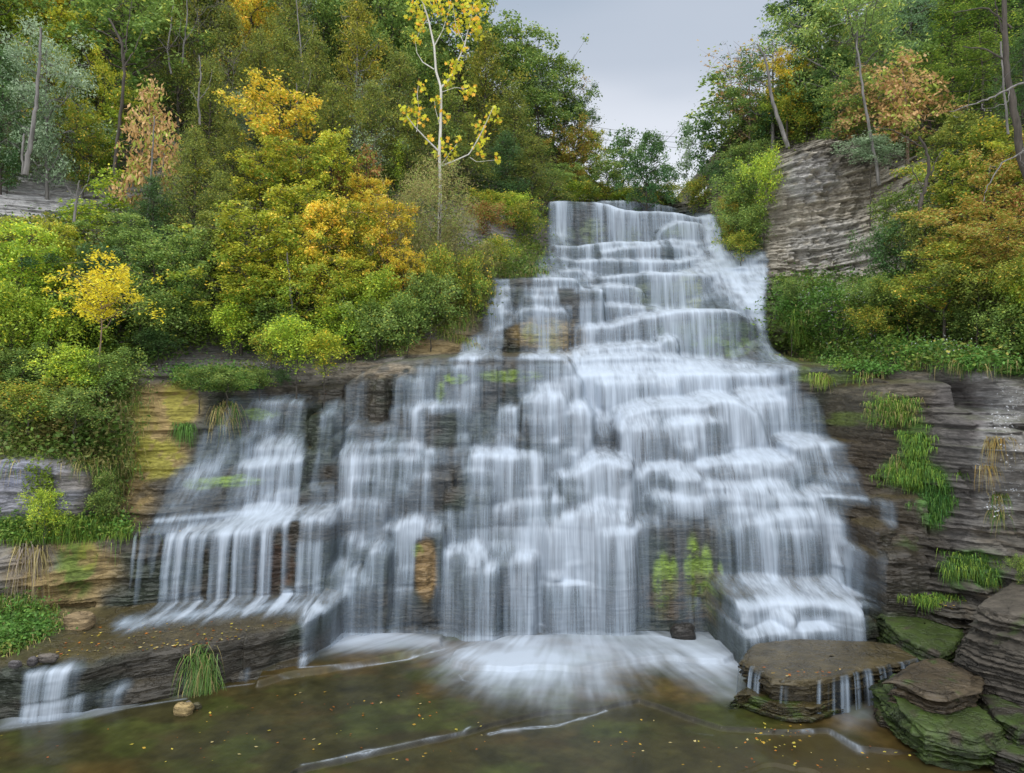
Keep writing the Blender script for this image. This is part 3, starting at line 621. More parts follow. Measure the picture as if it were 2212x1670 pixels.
for j in range(NZ - 1, jmin, -1):
    while nact < NP and rows[nact] >= j: nact += 1
    if nact == 0: continue
    al = np.nonzero(w[:nact] > .012)[0]
    if len(al) == 0: continue
    dz = zs[j] - zs[j - 1]; xi = (x[al] - X0) / DX; i = np.clip(xi.astype(int), 1, NX - 3); f = xi - i
    Fr = F[j, i] * (1 - f) + F[j, i + 1] * f
    ya = y[al]; new = ya < 0; ya = np.where(new, Fr, ya)
    v = vz[al]; air = ya < Fr - .01; waair = fr[al]
    v2 = np.sqrt(v * v + 2 * 9.8 * dz); dt = dz / v2
    yf = ya - vy[al] * dt
    Fn = F[j - 1, i] * (1 - f) + F[j - 1, i + 1] * f
    run = np.maximum(Fr - Fn, 0); slope = run / dz
    ongr = yf >= Fn
    yn = np.where(ongr, Fn, yf)
    land = ongr & waair & (v > 2.0)
    wa = w[al]; wa = np.where(land, wa * .60, wa) * math.exp(-dz / 7) * MKP[j, i]
    tread = ongr & (slope > 2.2)
    v2 = np.where(land | tread, .55, np.where(ongr, np.minimum(v2, 2.6), v2)); 
    gx = (F[j, i + 2] - F[j, i - 1]) / (3 * DX)
    dxp = np.where(tread, -np.clip(gx, -1, 1) * .006 + pr.normal(0, .016, len(al)), np.where(ongr, -np.clip(gx, -1, 1) * .0015 + pr.normal(0, .004, len(al)), pr.normal(0, .0015, len(al))))
    dxp = dxp + np.where(land, pr.normal(0, .05, len(al)), 0)
    cut = (ZC[i] > -5) & (zs[j] < ZC[i]) & (zs[j] >= ZC[i] - .06) & (Zp[al] > ZC[i] + .30); wa = np.where(cut, wa * .55, wa)
    con = wa / (np.minimum(v2, 2.4) + 1.7) * 1.55
    stand = np.maximum(Fr - ya, 0)
    for k, ff in ((0, 1 - f), (1, f)):
        idx = i + k
        Wt[j] += np.bincount(idx, con * ff, NX); St[j] += np.bincount(idx, con * ff * np.minimum(stand, .8), NX)
        Im[j] += np.bincount(idx, (wa * land) * ff, NX)
    x[al] += dxp; y[al] = yn; vz[al] = v2; w[al] = wa; fr[al] = ~ongr
Ws = blur(blur(Wt, 1.35, 1), 4.0, 0); Wb = blur(blur(Wt, 6, 1), 3, 0)
Ssm = blur(blur(St, 2.5, 1), 2.0, 0) / (blur(blur(Wt, 2.5, 1), 2.0, 0) + .02)
Ib = blur(blur(Im, 3.5, 1), 3.0, 0)
veil = .62 * sm(.30, .75, .55 * fbm(XX * 5, ZZ * .35, 151, 3) + .45 * fbm(XX * 17, ZZ * .5, 153, 3)) * (.35 + 1.1 * fbm(XX * .6, ZZ * .6, 155, 3))
veil *= np.where(inpoly(PX, PY, falls_poly), 1, .0); veil *= np.where(inpoly(PX, PY, [(280,1150),(690,1122),(690,1320),(250,1330)]), .10, 1) * np.where(PX < 1000, .8, 1) * np.where(inpoly(PX, PY, [(1385,1140),(1570,1140),(1580,1370),(1385,1370)]), .25, 1); veil = blur(veil, 4, 1)
LW = blur(inpoly(PX, PY, [(270,1152),(400,1148),(690,1118),(690,1320),(250,1335)]).astype(float), 3, 1)
Wf = np.clip(blur(blur(Wt, .7, 1), 6, 0) - .42, 0, 3) * 1.5
dens = .55 * (1 - LW) * Ws + LW * Wf + .45 * (1 - .93 * LW) * Wb + 1.0 * blur(Ib, 2, 1) * (1 - .7 * LW) + veil
lipn = np.clip(blur(blur(sm(1.2, 4, np.gradient(blur(F, 1.5, 1), zs, axis=0)), 3.0, 0), 1.5, 1) * 2.4, 0, 1)
dens = dens * (1 - (1 - LW) * .30 * (1 - lipn)) * (1 + .28 * lipn)
alpha = 1 - np.exp(-dens * .41)
alpha = np.clip(alpha, 0, .93) * sm(.02, .10, alpha) * MKS
def pl_d(pts):
    d = np.full(PX.shape, 1e9)
    for a, b in zip(pts[:-1], pts[1:]):
        a = np.array(a, float); b = np.array(b, float); ab = b - a; t = np.clip(((PX - a[0]) * ab[0] + (PY - a[1]) * ab[1]) / (ab @ ab), 0, 1); d = np.minimum(d, np.hypot(PX - a[0] - t * ab[0], PY - a[1] - t * ab[1]))
    return d
spn = .45 + .9 * fbm(XX * 3, F * 2.2, 161, 3)
for pts, wd, k in (([(285,1334),(400,1316),(500,1306),(600,1299),(700,1302)], 13, .62), ([(345,1122),(450,1112),(520,1106),(640,1112)], 6, .5), ([(1590,1303),(1700,1300),(1850,1302)], 14, .6), ([(1600,1335),(1720,1340),(1850,1330)], 12, .5), ([(745,1372),(1000,1376),(1340,1374)], 16, .5), ([(1775,1070),(1850,1072)], 5, .5)):
    b_ = k * np.exp(-(pl_d(pts) / wd) ** 2) * spn; alpha = 1 - (1 - alpha) * (1 - np.clip(b_, 0, .9)); dens = dens + 2.0 * b_
Fe = F.copy()
for k_ in (1, 2, 3): Fe = np.minimum(Fe, np.minimum(np.roll(F, k_, 1), np.roll(F, -k_, 1)))
Fe = np.minimum(Fe, np.minimum(np.roll(Fe, 1, 0), np.roll(Fe, -1, 0)))
Fs = blur(blur(Fe, 2.2, 1), 1.5, 0)
Yw = np.minimum(F - .015, Fs - np.minimum(Ssm, .7)) - .03 - .05 * np.clip(dens, 0, 2) * .4
Yw = blur(blur(Yw, 1.3, 1), .8, 0); Yw = np.minimum(Yw, F - .022)
WV = np.stack([XX, Yw, ZZ], -1).reshape(-1, 3); am = alpha.reshape(-1)
wf = GF[(am[GF].max(1) > .03) & (WV[:, 2][GF].min(1) > -.06) & ok[GF].all(1)]
wv, wf, wa_, ww_ = compact(WV, wf, am, np.clip(dens, 0, 3).reshape(-1))
def water_material():
    m, n, l = newmat("silky_water"); out = n.new('ShaderNodeOutputMaterial')
    b = n.new('ShaderNodeBsdfPrincipled'); t = n.new('ShaderNodeBsdfTransparent'); mx = n.new('ShaderNodeMixShader')
    a = n.new('ShaderNodeAttribute'); a.attribute_name = 'alpha'; d = n.new('ShaderNodeAttribute'); d.attribute_name = 'dens'
    v = n.new('ShaderNodeTexCoord').outputs['Object']
    s1 = noise_(n, l, v, 1, 3, .55, (26, 3, .45)); s2 = noise_(n, l, v, 1, 3, .5, (7, 2, .3))
    k = math_(n, l, 'MULTIPLY_ADD', s1, .8, math_(n, l, 'MULTIPLY_ADD', s2, 1.2, -1.0))     # about -0.5 .. 0.5
    om = math_(n, l, 'SUBTRACT', 1.0, a.outputs['Fac']); am_ = math_(n, l, 'MULTIPLY', a.outputs['Fac'], om)
    al = n.new('ShaderNodeClamp'); l.new(math_(n, l, 'MULTIPLY_ADD', math_(n, l, 'MULTIPLY', k, am_), 2.6, a.outputs['Fac']), al.inputs[0]); al.inputs['Max'].default_value = .95
    r = n.new('ShaderNodeMix'); r.data_type = 'RGBA'; l.new(math_(n, l, 'MULTIPLY', d.outputs['Fac'], .5), r.inputs[0]); r.clamp_factor = True
    r.inputs[6].default_value = (.25, .33, .41, 1); r.inputs[7].default_value = (.49, .56, .645, 1)
    l.new(r.outputs[2], b.inputs[0]); b.inputs['Roughness'].default_value = .55; b.inputs['Specular IOR Level'].default_value = .2
    l.new(al.outputs[0], mx.inputs[0]); l.new(t.outputs[0], mx.inputs[1]); l.new(b.outputs[0], mx.inputs[2]); l.new(mx.outputs[0], out.inputs[0]); return m
M_water = water_material()
fall = tag(mesh_np("waterfall", wv, wf, M_water, True, {'alpha': wa_, 'dens': ww_}), kind='structure')

# ------------------------------------------------------------------ pool with foam carried away from the foot of the falls
gx_ = np.arange(-14, 14, .03); gy_ = np.arange(9.5, 18.6, .03); GX, GY = np.meshgrid(gx_, gy_)
qx, qy = proj(GX, GY, 0 * GX)
def sdf(px, py, poly):
    p = np.array(poly, float); d = np.full(px.shape, 1e9)
    for i in range(len(p)):
        a = p[i - 1]; b = p[i]; ab = b - a; t = np.clip(((px - a[0]) * ab[0] + (py - a[1]) * ab[1]) / (ab @ ab), 0, 1)
        d = np.minimum(d, np.hypot(px - a[0] - t * ab[0], py - a[1] - t * ab[1]))
    return np.where(inpoly(px, py, poly), -d, d)
def wpoly(poly): return [(P(px, py, FPX * CH / (py - CY))[0], FPX * CH / (py - CY)) for px, py in poly]
def line_d(pts):
    p = np.array(wpoly(pts)); d = np.full(GX.shape, 1e9)
    for a, b in zip(p[:-1], p[1:]):
        ab = b - a; t = np.clip(((GX - a[0]) * ab[0] + (GY - a[1]) * ab[1]) / (ab @ ab), 0, 1); d = np.minimum(d, np.hypot(GX - a[0] - t * ab[0], GY - a[1] - t * ab[1]))
    return d
ox, oy = P(1270, 1385, 17.5)[0], 17.8
an = np.arctan2(GX - ox, oy + 4.5 - GY); rr = np.hypot(GX - ox, GY - oy)
strk = .35 * fbm(GX * .8, GY * 1.6, 80, 4) + .35 * fbm(an * 22, GY * .8, 81, 4) + .3 * fbm(an * 60, GY * 1.1, 84, 3)
foam = np.zeros(GX.shape)
wn_ = .25 * (fbm(GX * 1.2, GY * 1.2, 90, 3) - .5)
for poly, wd, k in [
  ([(975,1405),(1080,1380),(1340,1365),(1560,1370),(1640,1395),(1600,1440),(1585,1490),(1540,1465),(1440,1428),(1370,1440),(1290,1475),(1180,1500),(1085,1490),(1010,1462),(978,1440)], .9, 1.15),
  ([(1040,1380),(1380,1370),(1400,1425),(1300,1470),(1150,1500),(1060,1450)], .9, .75), ([(690,1395),(960,1385),(975,1400),(800,1425),(700,1425)], .5, .4), ([(600,1300),(640,1300),(640,1310)], .1, .1),
  ([(655,1385),(740,1360),(950,1380),(960,1400),(800,1412),(655,1410)], .35, 1.0),
  ([(1380,1380),(1600,1370),(1600,1430),(1480,1415),(1400,1405)], .5, .5),
  ([(1440,1415),(1600,1420),(1580,1490),(1530,1465)], .6, .6),
  ([(20,1540),(190,1510),(280,1500),(285,1520),(130,1555),(10,1568)], .22, .9), ([(360,1490),(410,1478),(430,1490),(380,1505)], .25, .7),
  ([(1740,1500),(1850,1470),(1870,1500),(1800,1530)], .3, .8),([(1790,1530),(1880,1530),(1900,1560),(1830,1575)], .35, .5),
  ([(1620,1500),(1660,1495),(1660,1530),(1630,1530)], .2, .5)]:
    s_ = sdf(GX, GY, wpoly(poly)) + wn_ - (strk - .5) * wd * 1.5
    g_ = 1 - sm(-wd * 1.3, wd * 1.5, s_); foam = 1 - (1 - foam) * (1 - np.clip(k * .85, 0, .92) * g_ ** 1.5)
foam *= (.30 + 1.1 * strk) * (.55 + .85 * fbm(GX * .55, GY * 1.0, 87, 3))
for pts, wd, k in [([(650,1455),(740,1447),(880,1425),(960,1402)], .07, .9), ([(978,1437),(1000,1470),(1060,1485)], .06, .6),
  ([(655,1652),(740,1635),(900,1600),(1000,1580),(1015,1570)], .05, .8), ([(1060,1577),(1105,1568),(1200,1560),(1290,1535),(1310,1528)], .05, .75), ([(1090,1570),(1115,1568)], .12, .8),
  ([(1480,1565),(1500,1575),(1540,1580)], .035, .3), ([(1640,1578),(1790,1575),(1850,1608)], .025, .5), ([(1795,1578),(1860,1615)], .09, .5),
  ([(640,1466),(655,1462)], .06, .8), ([(480,1485),(650,1463)], .05, .35), ([(0,1575),(130,1560),(290,1527),(400,1510)], .06, .5)]:
    ld = line_d(pts) + .10 * (fbm(GX * 2.5, GY * 2.5, 97, 3) - .5); foam = np.maximum(foam, k * .8 * np.exp(-np.abs(ld) / (wd * .30 * (.4 + 1.2 * fbm(GX * 3, GY * 3, 95, 2)))))
H = np.zeros(GX.shape)
for poly, h in [([(560,1480),(655,1460),(740,1445),(890,1419),(955,1400),(960,1380),(600,1370),(560,1420)], .12), ([(978,1432),(982,1412),(1100,1380),(1400,1380),(1620,1400),(1560,1432),(1430,1422),(1280,1450),(1140,1446),(1020,1450)], .09)]:
    H += h * (1 - sm(-.03, .05, sdf(GX, GY, wpoly(poly)) + .25 * (vn(GX * 1.5, GY * 1.5, 99) - .5)))
low = [(640,1660),(900,1603),(1010,1578),(1060,1562),(1180,1535),(1290,1530),(1380,1510),(1420,1522),(1480,1545),(1560,1570),(1700,1578),(1790,1574),(1850,1612),(1960,1622),(2120,1630),(2400,1640),(2400,1760),(500,1760)]
crk = sdf(GX, GY, wpoly(low)) + .05 * (fbm(GX * 5, GY * 5, 101, 3) - .5)
H -= .07 * (1 - sm(-.035, .02, crk))
low2 = [(1660,1640),(1760,1655),(1830,1690),(2300,1720),(2300,1800),(1500,1800),(1480,1700)]
H -= .04 * (1 - sm(-.03, .02, sdf(GX, GY, wpoly(low2)) + .1 * (fbm(GX * 4, GY * 4, 103, 3) - .5)))
H += .012 * (fbm(GX * 2, GY * 2, 105, 4) - .5) + .02 * np.clip(foam, 0, 1) * strk
n1 = fbm(GX * .6, GY * .9, 111, 5); n2 = fbm(GX * 3, GY * 3, 113, 4); n3 = fbm(GX * 9, GY * 9, 117, 3)
PC = np.zeros(GX.shape + (3,)); PC[:] = (.036, .033, .011)
PC = mixc(PC, (.066, .045, .014), sm(.42, .68, n1)); PC = mixc(PC, (.045, .055, .012), sm(.5, .7, fbm(GX * 1.1, GY * 1.3, 119, 4)) * .7)
PC = PC * (.45 + 1.1 * n2 * (.5 + 1.0 * n3))[..., None] * 1.1
PC = mixc(PC, (.012, .011, .007), np.exp(-(crk / .03) ** 2) * .85)
PC = mixc(PC, (.070, .052, .022), sm(1.5, 5.5, GX) * (1 - sm(-.1, .05, crk)) * .5) * .85
PV = np.stack([GX, GY, H], -1).reshape(-1, 3)
def pool_material():
    m, n, l = newmat("pool_water"); out = n.new('ShaderNodeOutputMaterial'); b = n.new('ShaderNodeBsdfPrincipled'); d = n.new('ShaderNodeBsdfPrincipled'); mx = n.new('ShaderNodeMixShader')
    c = n.new('ShaderNodeAttribute'); c.attribute_name = 'Col'; f = n.new('ShaderNodeAttribute'); f.attribute_name = 'foam'
    v = n.new('ShaderNodeTexCoord').outputs['Object']; s = noise_(n, l, v, 1, 5, .6, (5, 2.2, 1))
    l.new(c.outputs['Color'], b.inputs[0]); b.inputs['Roughness'].default_value = .28; b.inputs['Specular IOR Level'].default_value = .26
    bp = n.new('ShaderNodeBump'); bp.inputs['Strength'].default_value = .25; bp.inputs['Distance'].default_value = .03; l.new(s, bp.inputs['Height']); l.new(bp.outputs[0], b.inputs['Normal'])
    d.inputs[0].default_value = (.43, .49, .565, 1); d.inputs['Roughness'].default_value = .6; d.inputs['Specular IOR Level'].default_value = .2
    l.new(f.outputs['Fac'], mx.inputs[0]); l.new(b.outputs[0], mx.inputs[1]); l.new(d.outputs[0], mx.inputs[2]); l.new(mx.outputs[0], out.inputs[0]); return m
M_pool = pool_material()
pool = tag(mesh_np("pool_water", PV, grid_faces(*GX.shape), M_pool, True, {'foam': np.clip(foam, 0, .95)}, {'Col': PC.reshape(-1, 3)}), kind='structure')

#@@VEG
# ------------------------------------------------------------------ loose slabs and boulders (layered stone with thickness)
def rockmesh(name, V, Fc, mat, col, wetv, moss=None, mosscol=(.055, .095, .015), parent=None):
    V = np.asarray(V, float); c = np.ones((len(V), 3)) * np.array(col)
    c = c * (.6 + .8 * fbm(V[:, 0] * 3, V[:, 2] * 9 + V[:, 1] * 3, 201, 4))[:, None]
    if moss:
        nzv = fbm(V[:, 0] * 3.2 + 9, V[:, 1] * 3.2 + V[:, 2] * 2, 203, 5); m = (sm(.40, .56, nzv + (moss - .5) * .8) * (.55 + .45 * fbm(V[:, 0] * 11, V[:, 1] * 11, 207, 2)))[:, None]; c = c + (np.array(mosscol) - c) * m
    return mesh_np(name, V, Fc, mat, True, {'wet': np.full(len(V), wetv)}, {'Col': c}, parent)
def slab(name, outline, ztop, zbot, seed, under=.25, rough=.10, tilt=(0, 0), M=300, K=44):
    p = np.array([P(px, py, (CH - ztop) * FPX / (py - CY))[:2] for px, py in outline]); p = np.vstack([p, p[:1]])
    L = np.r_[0, np.cumsum(np.hypot(*np.diff(p, axis=0).T))]; t = np.linspace(0, L[-1], M, endpoint=False)
    o = np.stack([np.interp(t, L, p[:, 0]), np.interp(t, L, p[:, 1])], 1)
    for _ in range(2): o = .5 * o + .25 * np.roll(o, 1, 0) + .25 * np.roll(o, -1, 0)
    cen = o.mean(0); d = o - cen; r = np.hypot(*d.T)[:, None]; u = d / r; V = []
    for k in range(K):
        f = k / (K - 1); z = ztop + (zbot - ztop) * f; ly = int(k // (3.3 + 1.2 * math.sin(k * .7 + seed)))
        n = (hsh(np.array([ly]), np.array([seed]), 5)[0] - .45) * rough * 2.2 + (fbm(t * 1.4, t * 0 + ly * 3.1, seed, 3) - .5) * rough * 2.2 + (fbm(t * 6, t * 0 + k * .5, seed + 1, 3) - .5) * rough * .7
        n = n + rough * .9 * (np.round(2.5 * fbm(t * 2.1, t * 0 + ly * 1.7, seed + 9, 2)) / 2.5 - .5) + (fbm(t * 14, t * 0 + k, seed + 11, 2) - .5) * rough * .35
        off = -under * f ** 1.2 + n * min(1, f * 5 + .45) - (.015 if k == 0 else 0); V.append(np.c_[o + u * off[:, None], np.full(M, z) + .012 * (fbm(t * 5, t * 0 + k, seed + 3) - .5)])
    V = V[::-1]
    for q in (.96, .88, .76, .62, .46, .3, .14, .03):
        b = V[-1].copy() if q == .96 else top0.copy()
        if q == .96: top0 = V[-1].copy()
        b[:, :2] = cen + (top0[:, :2] - cen) * q; b[:, 2] = ztop + .025 * (fbm(b[:, 0] * 2, b[:, 1] * 2, seed + 7, 3) - .3) + .006; V.append(b)
    R_ = len(V); V = np.concatenate(V); V[:, 2] += (V[:, 0] - cen[0]) * tilt[0] + (V[:, 1] - cen[1]) * tilt[1]
    i = np.arange(R_ * M).reshape(R_, M); j = np.roll(i, -1, 1); Fc = np.stack([i[:-1], j[:-1], j[1:], i[1:]], -1).reshape(-1, 4)
    return V, Fc, cen, u, K, M
def boulder(px, py, w, h, seed, z=0., dep=.8, Y=None):
    Y = Y or (CH - z) * FPX / (py - CY); x, _, _ = P(px, py, Y); w = w / FPX * Y; h = h / FPX * Y
    n, m = 30, 48; th, ph = np.meshgrid(np.linspace(.02, math.pi - .02, n), np.linspace(0, 2 * math.pi, m, endpoint=False), indexing='ij')
    d = np.stack([np.sin(th) * np.cos(ph), np.sin(th) * np.sin(ph), np.cos(th)], -1)
    d = np.sign(d) * np.abs(d) ** .75
    k = 1 + .45 * (fbm(d[..., 0] * 1.3 + seed, d[..., 1] * 1.3 + d[..., 2], seed, 3) - .5) + .12 * (fbm(d[..., 0] * 3, d[..., 2] * 12, seed + 2, 3) - .5)
    V = d * k[..., None] * np.array([w / 2, w / 2 * dep, h * .62]) + np.array([x, Y + w * .2, z + h * .35]); i = np.arange(n * m).reshape(n, m); j = np.roll(i, -1, 1)
    return V.reshape(-1, 3), np.stack([i[:-1], i[1:], j[1:], j[:-1]], -1).reshape(-1, 4)
def place_rock(nm, geo, col, w, label, cat, moss=None, group=None, **k):
    V_, F_ = geo[:2]; b = np.array([V_[:, 0].mean(), V_[:, 1].mean(), V_[:, 2].min()])
    o = rockmesh(nm, V_ - b, F_, M_rock, col, w, moss, **k); o.location = b; return tag(o, label, cat, group)

TB = slab('rock_slab', [(1607,1428),(1637,1443),(1670,1466),(1720,1470),(1773,1469),(1820,1459),(1903,1439),(1990,1419),(2012,1408),(1977,1398),(1887,1388),(1720,1382),(1637,1391),(1617,1409)], .64, -.1, 11, .28, .13)
table = place_rock('rock_slab', TB, (.085, .066, .03), 1., "big flat olive slab with water spilling off its front edge", "rock slab")
place_rock('rock_slab', slab('s', [(1582,1505),(1600,1498),(1640,1514),(1690,1530),(1760,1532),(1810,1512),(1780,1480),(1620,1475)], .24, -.1, 23, .12, .10), (.07, .055, .022), 1., "low broken layered plate just in front of the big flat slab", "rock slab", moss=.35)
place_rock('rock_slab', slab('s', [(1903,1330),(1950,1308),(2040,1316),(2075,1345),(2062,1388),(2030,1402),(1985,1387),(1930,1360)], .92, .1, 31, .1, .12, (.02, .05)), (.06, .05, .035), .8, "mossy wedge of rock between the foam and the big boulder", "rock slab", moss=.66)
place_rock('rock_slab', slab('s', [(1925,1468),(1995,1424),(2030,1421),(2105,1458),(2102,1482),(2040,1502),(2000,1495),(1958,1476)], .80, .4, 41, .04, .10), (.08, .06, .035), .7, "brown bare slab lying on top of the mossy green block", "rock slab", moss=.2)
place_rock('rock_slab', slab('s', [(1900,1482),(1930,1462),(2060,1440),(2120,1470),(2180,1530),(2176,1572),(2110,1588),(2000,1575),(1955,1548)], .50, -.1, 47, .12, .14, (-.03, .05)), (.06, .05, .03), .7, "wide block covered in green moss at the lower right", "rock slab", moss=.72)
place_rock('rock_slab', slab('s', [(1893,1530),(1905,1508),(1970,1528),(1988,1550),(1962,1560),(1900,1546)], .2, -.1, 53, .05, .06), (.075, .055, .03), 1., "thin brown plate beside the small white cascade", "rock slab", moss=.3)
place_rock('boulder', slab('s', [(2112,1288),(2150,1306),(2260,1335),(2400,1350),(2500,1280),(2300,1230),(2180,1245)], 2.0, .15, 61, -.85, .10, (.10, -.05), 460, 90), (.105, .09, .07), .35, "huge grey layered boulder at the right edge leaning towards the pool", "boulder", moss=.12)
place_rock('rock_slab', slab('s', [(2090,1575),(2180,1560),(2350,1570),(2400,1640),(2240,1650),(2150,1618)], .3, -.1, 67, .06, .09), (.05, .045, .03), .8, "dark low slab in the bottom right corner", "rock slab", moss=.4)
place_rock('rock_slab', slab('s', [(2110,1500),(2212,1500),(2330,1520),(2330,1560),(2200,1575),(2150,1545)], .55, .0, 71, .06, .12), (.04, .035, .025), .8, "dark wet block under the overhang of the huge boulder", "rock slab", moss=.42)
place_rock('boulder', boulder(165, 1362, 62, 36, 5, .95, .7), (.32, .23, .12), .2, "ochre squared stone at the end of the upper left ledge", "boulder")
place_rock('boulder', boulder(393, 1548, 42, 26, 9, -.03, .7), (.34, .25, .11), .3, "ochre rounded stone standing in the dark pool", "boulder")
place_rock('boulder', boulder(405, 1528, 16, 12, 12, -.02), (.14, .13, .12), .5, "small grey pebble just behind the ochre pool stone", "stone")
place_rock('boulder', boulder(422, 1534, 22, 14, 14, -.02), (.09, .08, .04), .6, "small olive stone right of the ochre pool stone", "stone")
place_rock('boulder', boulder(30, 1442, 26, 14, 15, .92, .7), (.13, .12, .12), .6, "small grey stone nearest the left edge of the ledge", "stone")
place_rock('boulder', boulder(68, 1436, 20, 16, 17, .92, .8), (.10, .09, .09), .6, "small dark stone between two flatter stones on the ledge", "stone")
place_rock('boulder', boulder(97, 1430, 44, 14, 19, .92, .6), (.15, .13, .11), .5, "long flat grey stone on the left ledge", "stone")
place_rock('boulder', boulder(1478, 1386, 52, 36, 25, -.05, .8), (.05, .045, .04), 1., "dark boulder washed by foam at the foot of the falls", "boulder")
place_rock('boulder', boulder(1960, 1285, 90, 130, 27, .9, .8, 16.6), (.05, .045, .035), 1., "black wet block standing left of the right bank recess", "boulder", moss=.25)
place_rock('boulder', boulder(1975, 1180, 110, 70, 29, 2.0, .8, 16.9), (.075, .06, .04), .7, "brown rock knob right above the black wet block", "boulder", moss=.3)

# thin cascades over the big slab, following its outline
def film(geo, name, label, segs, seed):
    V_, F_, cen, u, K, M = geo; V_ = V_.copy(); px, py = proj(*V_.T); nrow = len(V_) // M; a = np.zeros(len(V_))
    idx = np.arange(len(V_)).reshape(nrow, M)
    for x0, x1, dn in segs:
        for k in range(K):
            ii = idx[k]; w_ = sm(x0 - 4, x0 + 4, px[idx[K - 1]]) * (1 - sm(x1 - 4, x1 + 4, px[idx[K - 1]])) * (V_[idx[K-1], 1] < cen[1] + .3)
            st = sm(.30, .85, .5 * vn(np.arange(M) * .8, np.arange(M) * 0 + x0, seed) + .5 * vn(np.arange(M) * .22, np.arange(M) * 0 + x0, seed + 1))
            a[ii] = np.maximum(a[ii], w_ * dn * .85 * st * (.35 + .65 * min(1, (K - 1 - k) / 8)))
    off = np.zeros((len(V_), 2)); top_r = V_[idx[K - 1]]
    for k in range(K):
        f = 1 - k / (K - 1); off[idx[k]] = u * .05; V_[idx[k], :2] = top_r[:, :2] + u * (.03 + .10 * math.sqrt(f))
    keep = (a[F_].max(1) > .03) & (V_[F_][:, :, 2].min(1) > -.08)
    v_, f_, a_ = compact(V_, F_[keep], a)
    return tag(mesh_np(name, v_, f_, M_water, True, {'alpha': a_, 'dens': a_ * 2}), kind='structure')
film(TB, "slab_waterfall", "", [(1604,1650,.9),(1690,1705,.5),(1768,1790,.6),(1800,1850,.75),(1860,1985,.9)], 5)

# ------------------------------------------------------------------ foliage
def leafmat(name, c1, c2, c3=None, t3=.85, use_col=False):
    m, n, l = newmat(name); out = n.new('ShaderNodeOutputMaterial'); d = n.new('ShaderNodeBsdfPrincipled'); t = n.new('ShaderNodeBsdfTranslucent'); mx = n.new('ShaderNodeMixShader')
    oi = n.new('ShaderNodeObjectInfo'); r = n.new('ShaderNodeAttribute'); r.attribute_name = 'rnd'; h = n.new('ShaderNodeAttribute'); h.attribute_name = 'hue'
    def mix(a, b, f, ty='MIX'):
        x = n.new('ShaderNodeMix'); x.data_type = 'RGBA'; x.blend_type = ty
        for i, v in ((0, f), (6, a), (7, b)):
            if isinstance(v, (tuple, list)): x.inputs[i].default_value = (*v, 1)
            elif isinstance(v, (int, float)): x.inputs[i].default_value = v
            else: l.new(v, x.inputs[i])
        return x.outputs[2]
    if use_col:
        a = n.new('ShaderNodeAttribute'); a.attribute_name = 'Col'; c = a.outputs['Color']
    else:
        hh = math_(n, l, 'MULTIPLY_ADD', r.outputs['Fac'], .4, math_(n, l, 'MULTIPLY_ADD', h.outputs['Fac'], 1.3, -.35)); hh.node.use_clamp = True
        c = mix(c1, c2, hh)
        if c3: c = mix(c, c3, math_(n, l, 'GREATER_THAN', r.outputs['Fac'], t3))
        c = mix(c, oi.outputs['Color'], 1.0, 'MULTIPLY')
    vm = n.new('ShaderNodeVectorMath'); vm.operation = 'SCALE'; l.new(c, vm.inputs[0]); l.new(math_(n, l, 'MULTIPLY_ADD', r.outputs['Fac'], .75, .65), vm.inputs['Scale'])
    l.new(vm.outputs[0], d.inputs[0]); l.new(vm.outputs[0], t.inputs[0]); d.inputs['Roughness'].default_value = .55; d.inputs['Specular IOR Level'].default_value = .3
    mx.inputs[0].default_value = .38; l.new(d.outputs[0], mx.inputs[1]); l.new(t.outputs[0], mx.inputs[2]); l.new(mx.outputs[0], out.inputs[0]); return m
LM = {
 'green': leafmat('leaf_green', (.105, .19, .045), (.24, .33, .08), (.38, .38, .07), .94), 'lime': leafmat('leaf_lime', (.20, .33, .04), (.38, .48, .06), (.55, .52, .05), .9),
 'dark': leafmat('leaf_dark', (.05, .12, .04), (.11, .19, .06)), 'olive': leafmat('leaf_juniper', (.095, .15, .035), (.23, .26, .05), (.34, .28, .05), .93),
 'gold': leafmat('leaf_gold', (.34, .38, .05), (.66, .50, .06), (.66, .36, .06), .9), 'yelgreen': leafmat('leaf_yellow_green', (.20, .31, .04), (.46, .46, .05), (.60, .42, .05), .92),
 'yellow': leafmat('leaf_bright_yellow', (.88, .78, .06), (.92, .74, .05), (.5, .56, .06), .93), 'rust': leafmat('leaf_rust', (.46, .27, .12), (.55, .38, .17), (.26, .32, .06), .72),
 'silver': leafmat('leaf_silver', (.14, .22, .11), (.32, .40, .26)), 'brown': leafmat('leaf_willow_brown', (.27, .25, .09), (.36, .31, .12), (.20, .28, .06), .8),
 'orange': leafmat('leaf_orange', (.40, .29, .06), (.56, .38, .09), (.22, .29, .05), .66), 'red': leafmat('leaf_red', (.34, .15, .06), (.50, .28, .10), (.22, .28, .05), .62),
 'hem': leafmat('leaf_hemlock', (.085, .17, .035), (.22, .31, .05), (.38, .40, .06), .93), 'mix': leafmat('leaf_mixed', (.13, .24, .04), (.34, .36, .05), (.58, .38, .06), .9),
 'col': leafmat('leaf_ground', None, None, use_col=True), 'maple': leafmat('leaf_plane_tree', (.78, .70, .05), (.50, .58, .05), (.75, .42, .05), .78)}
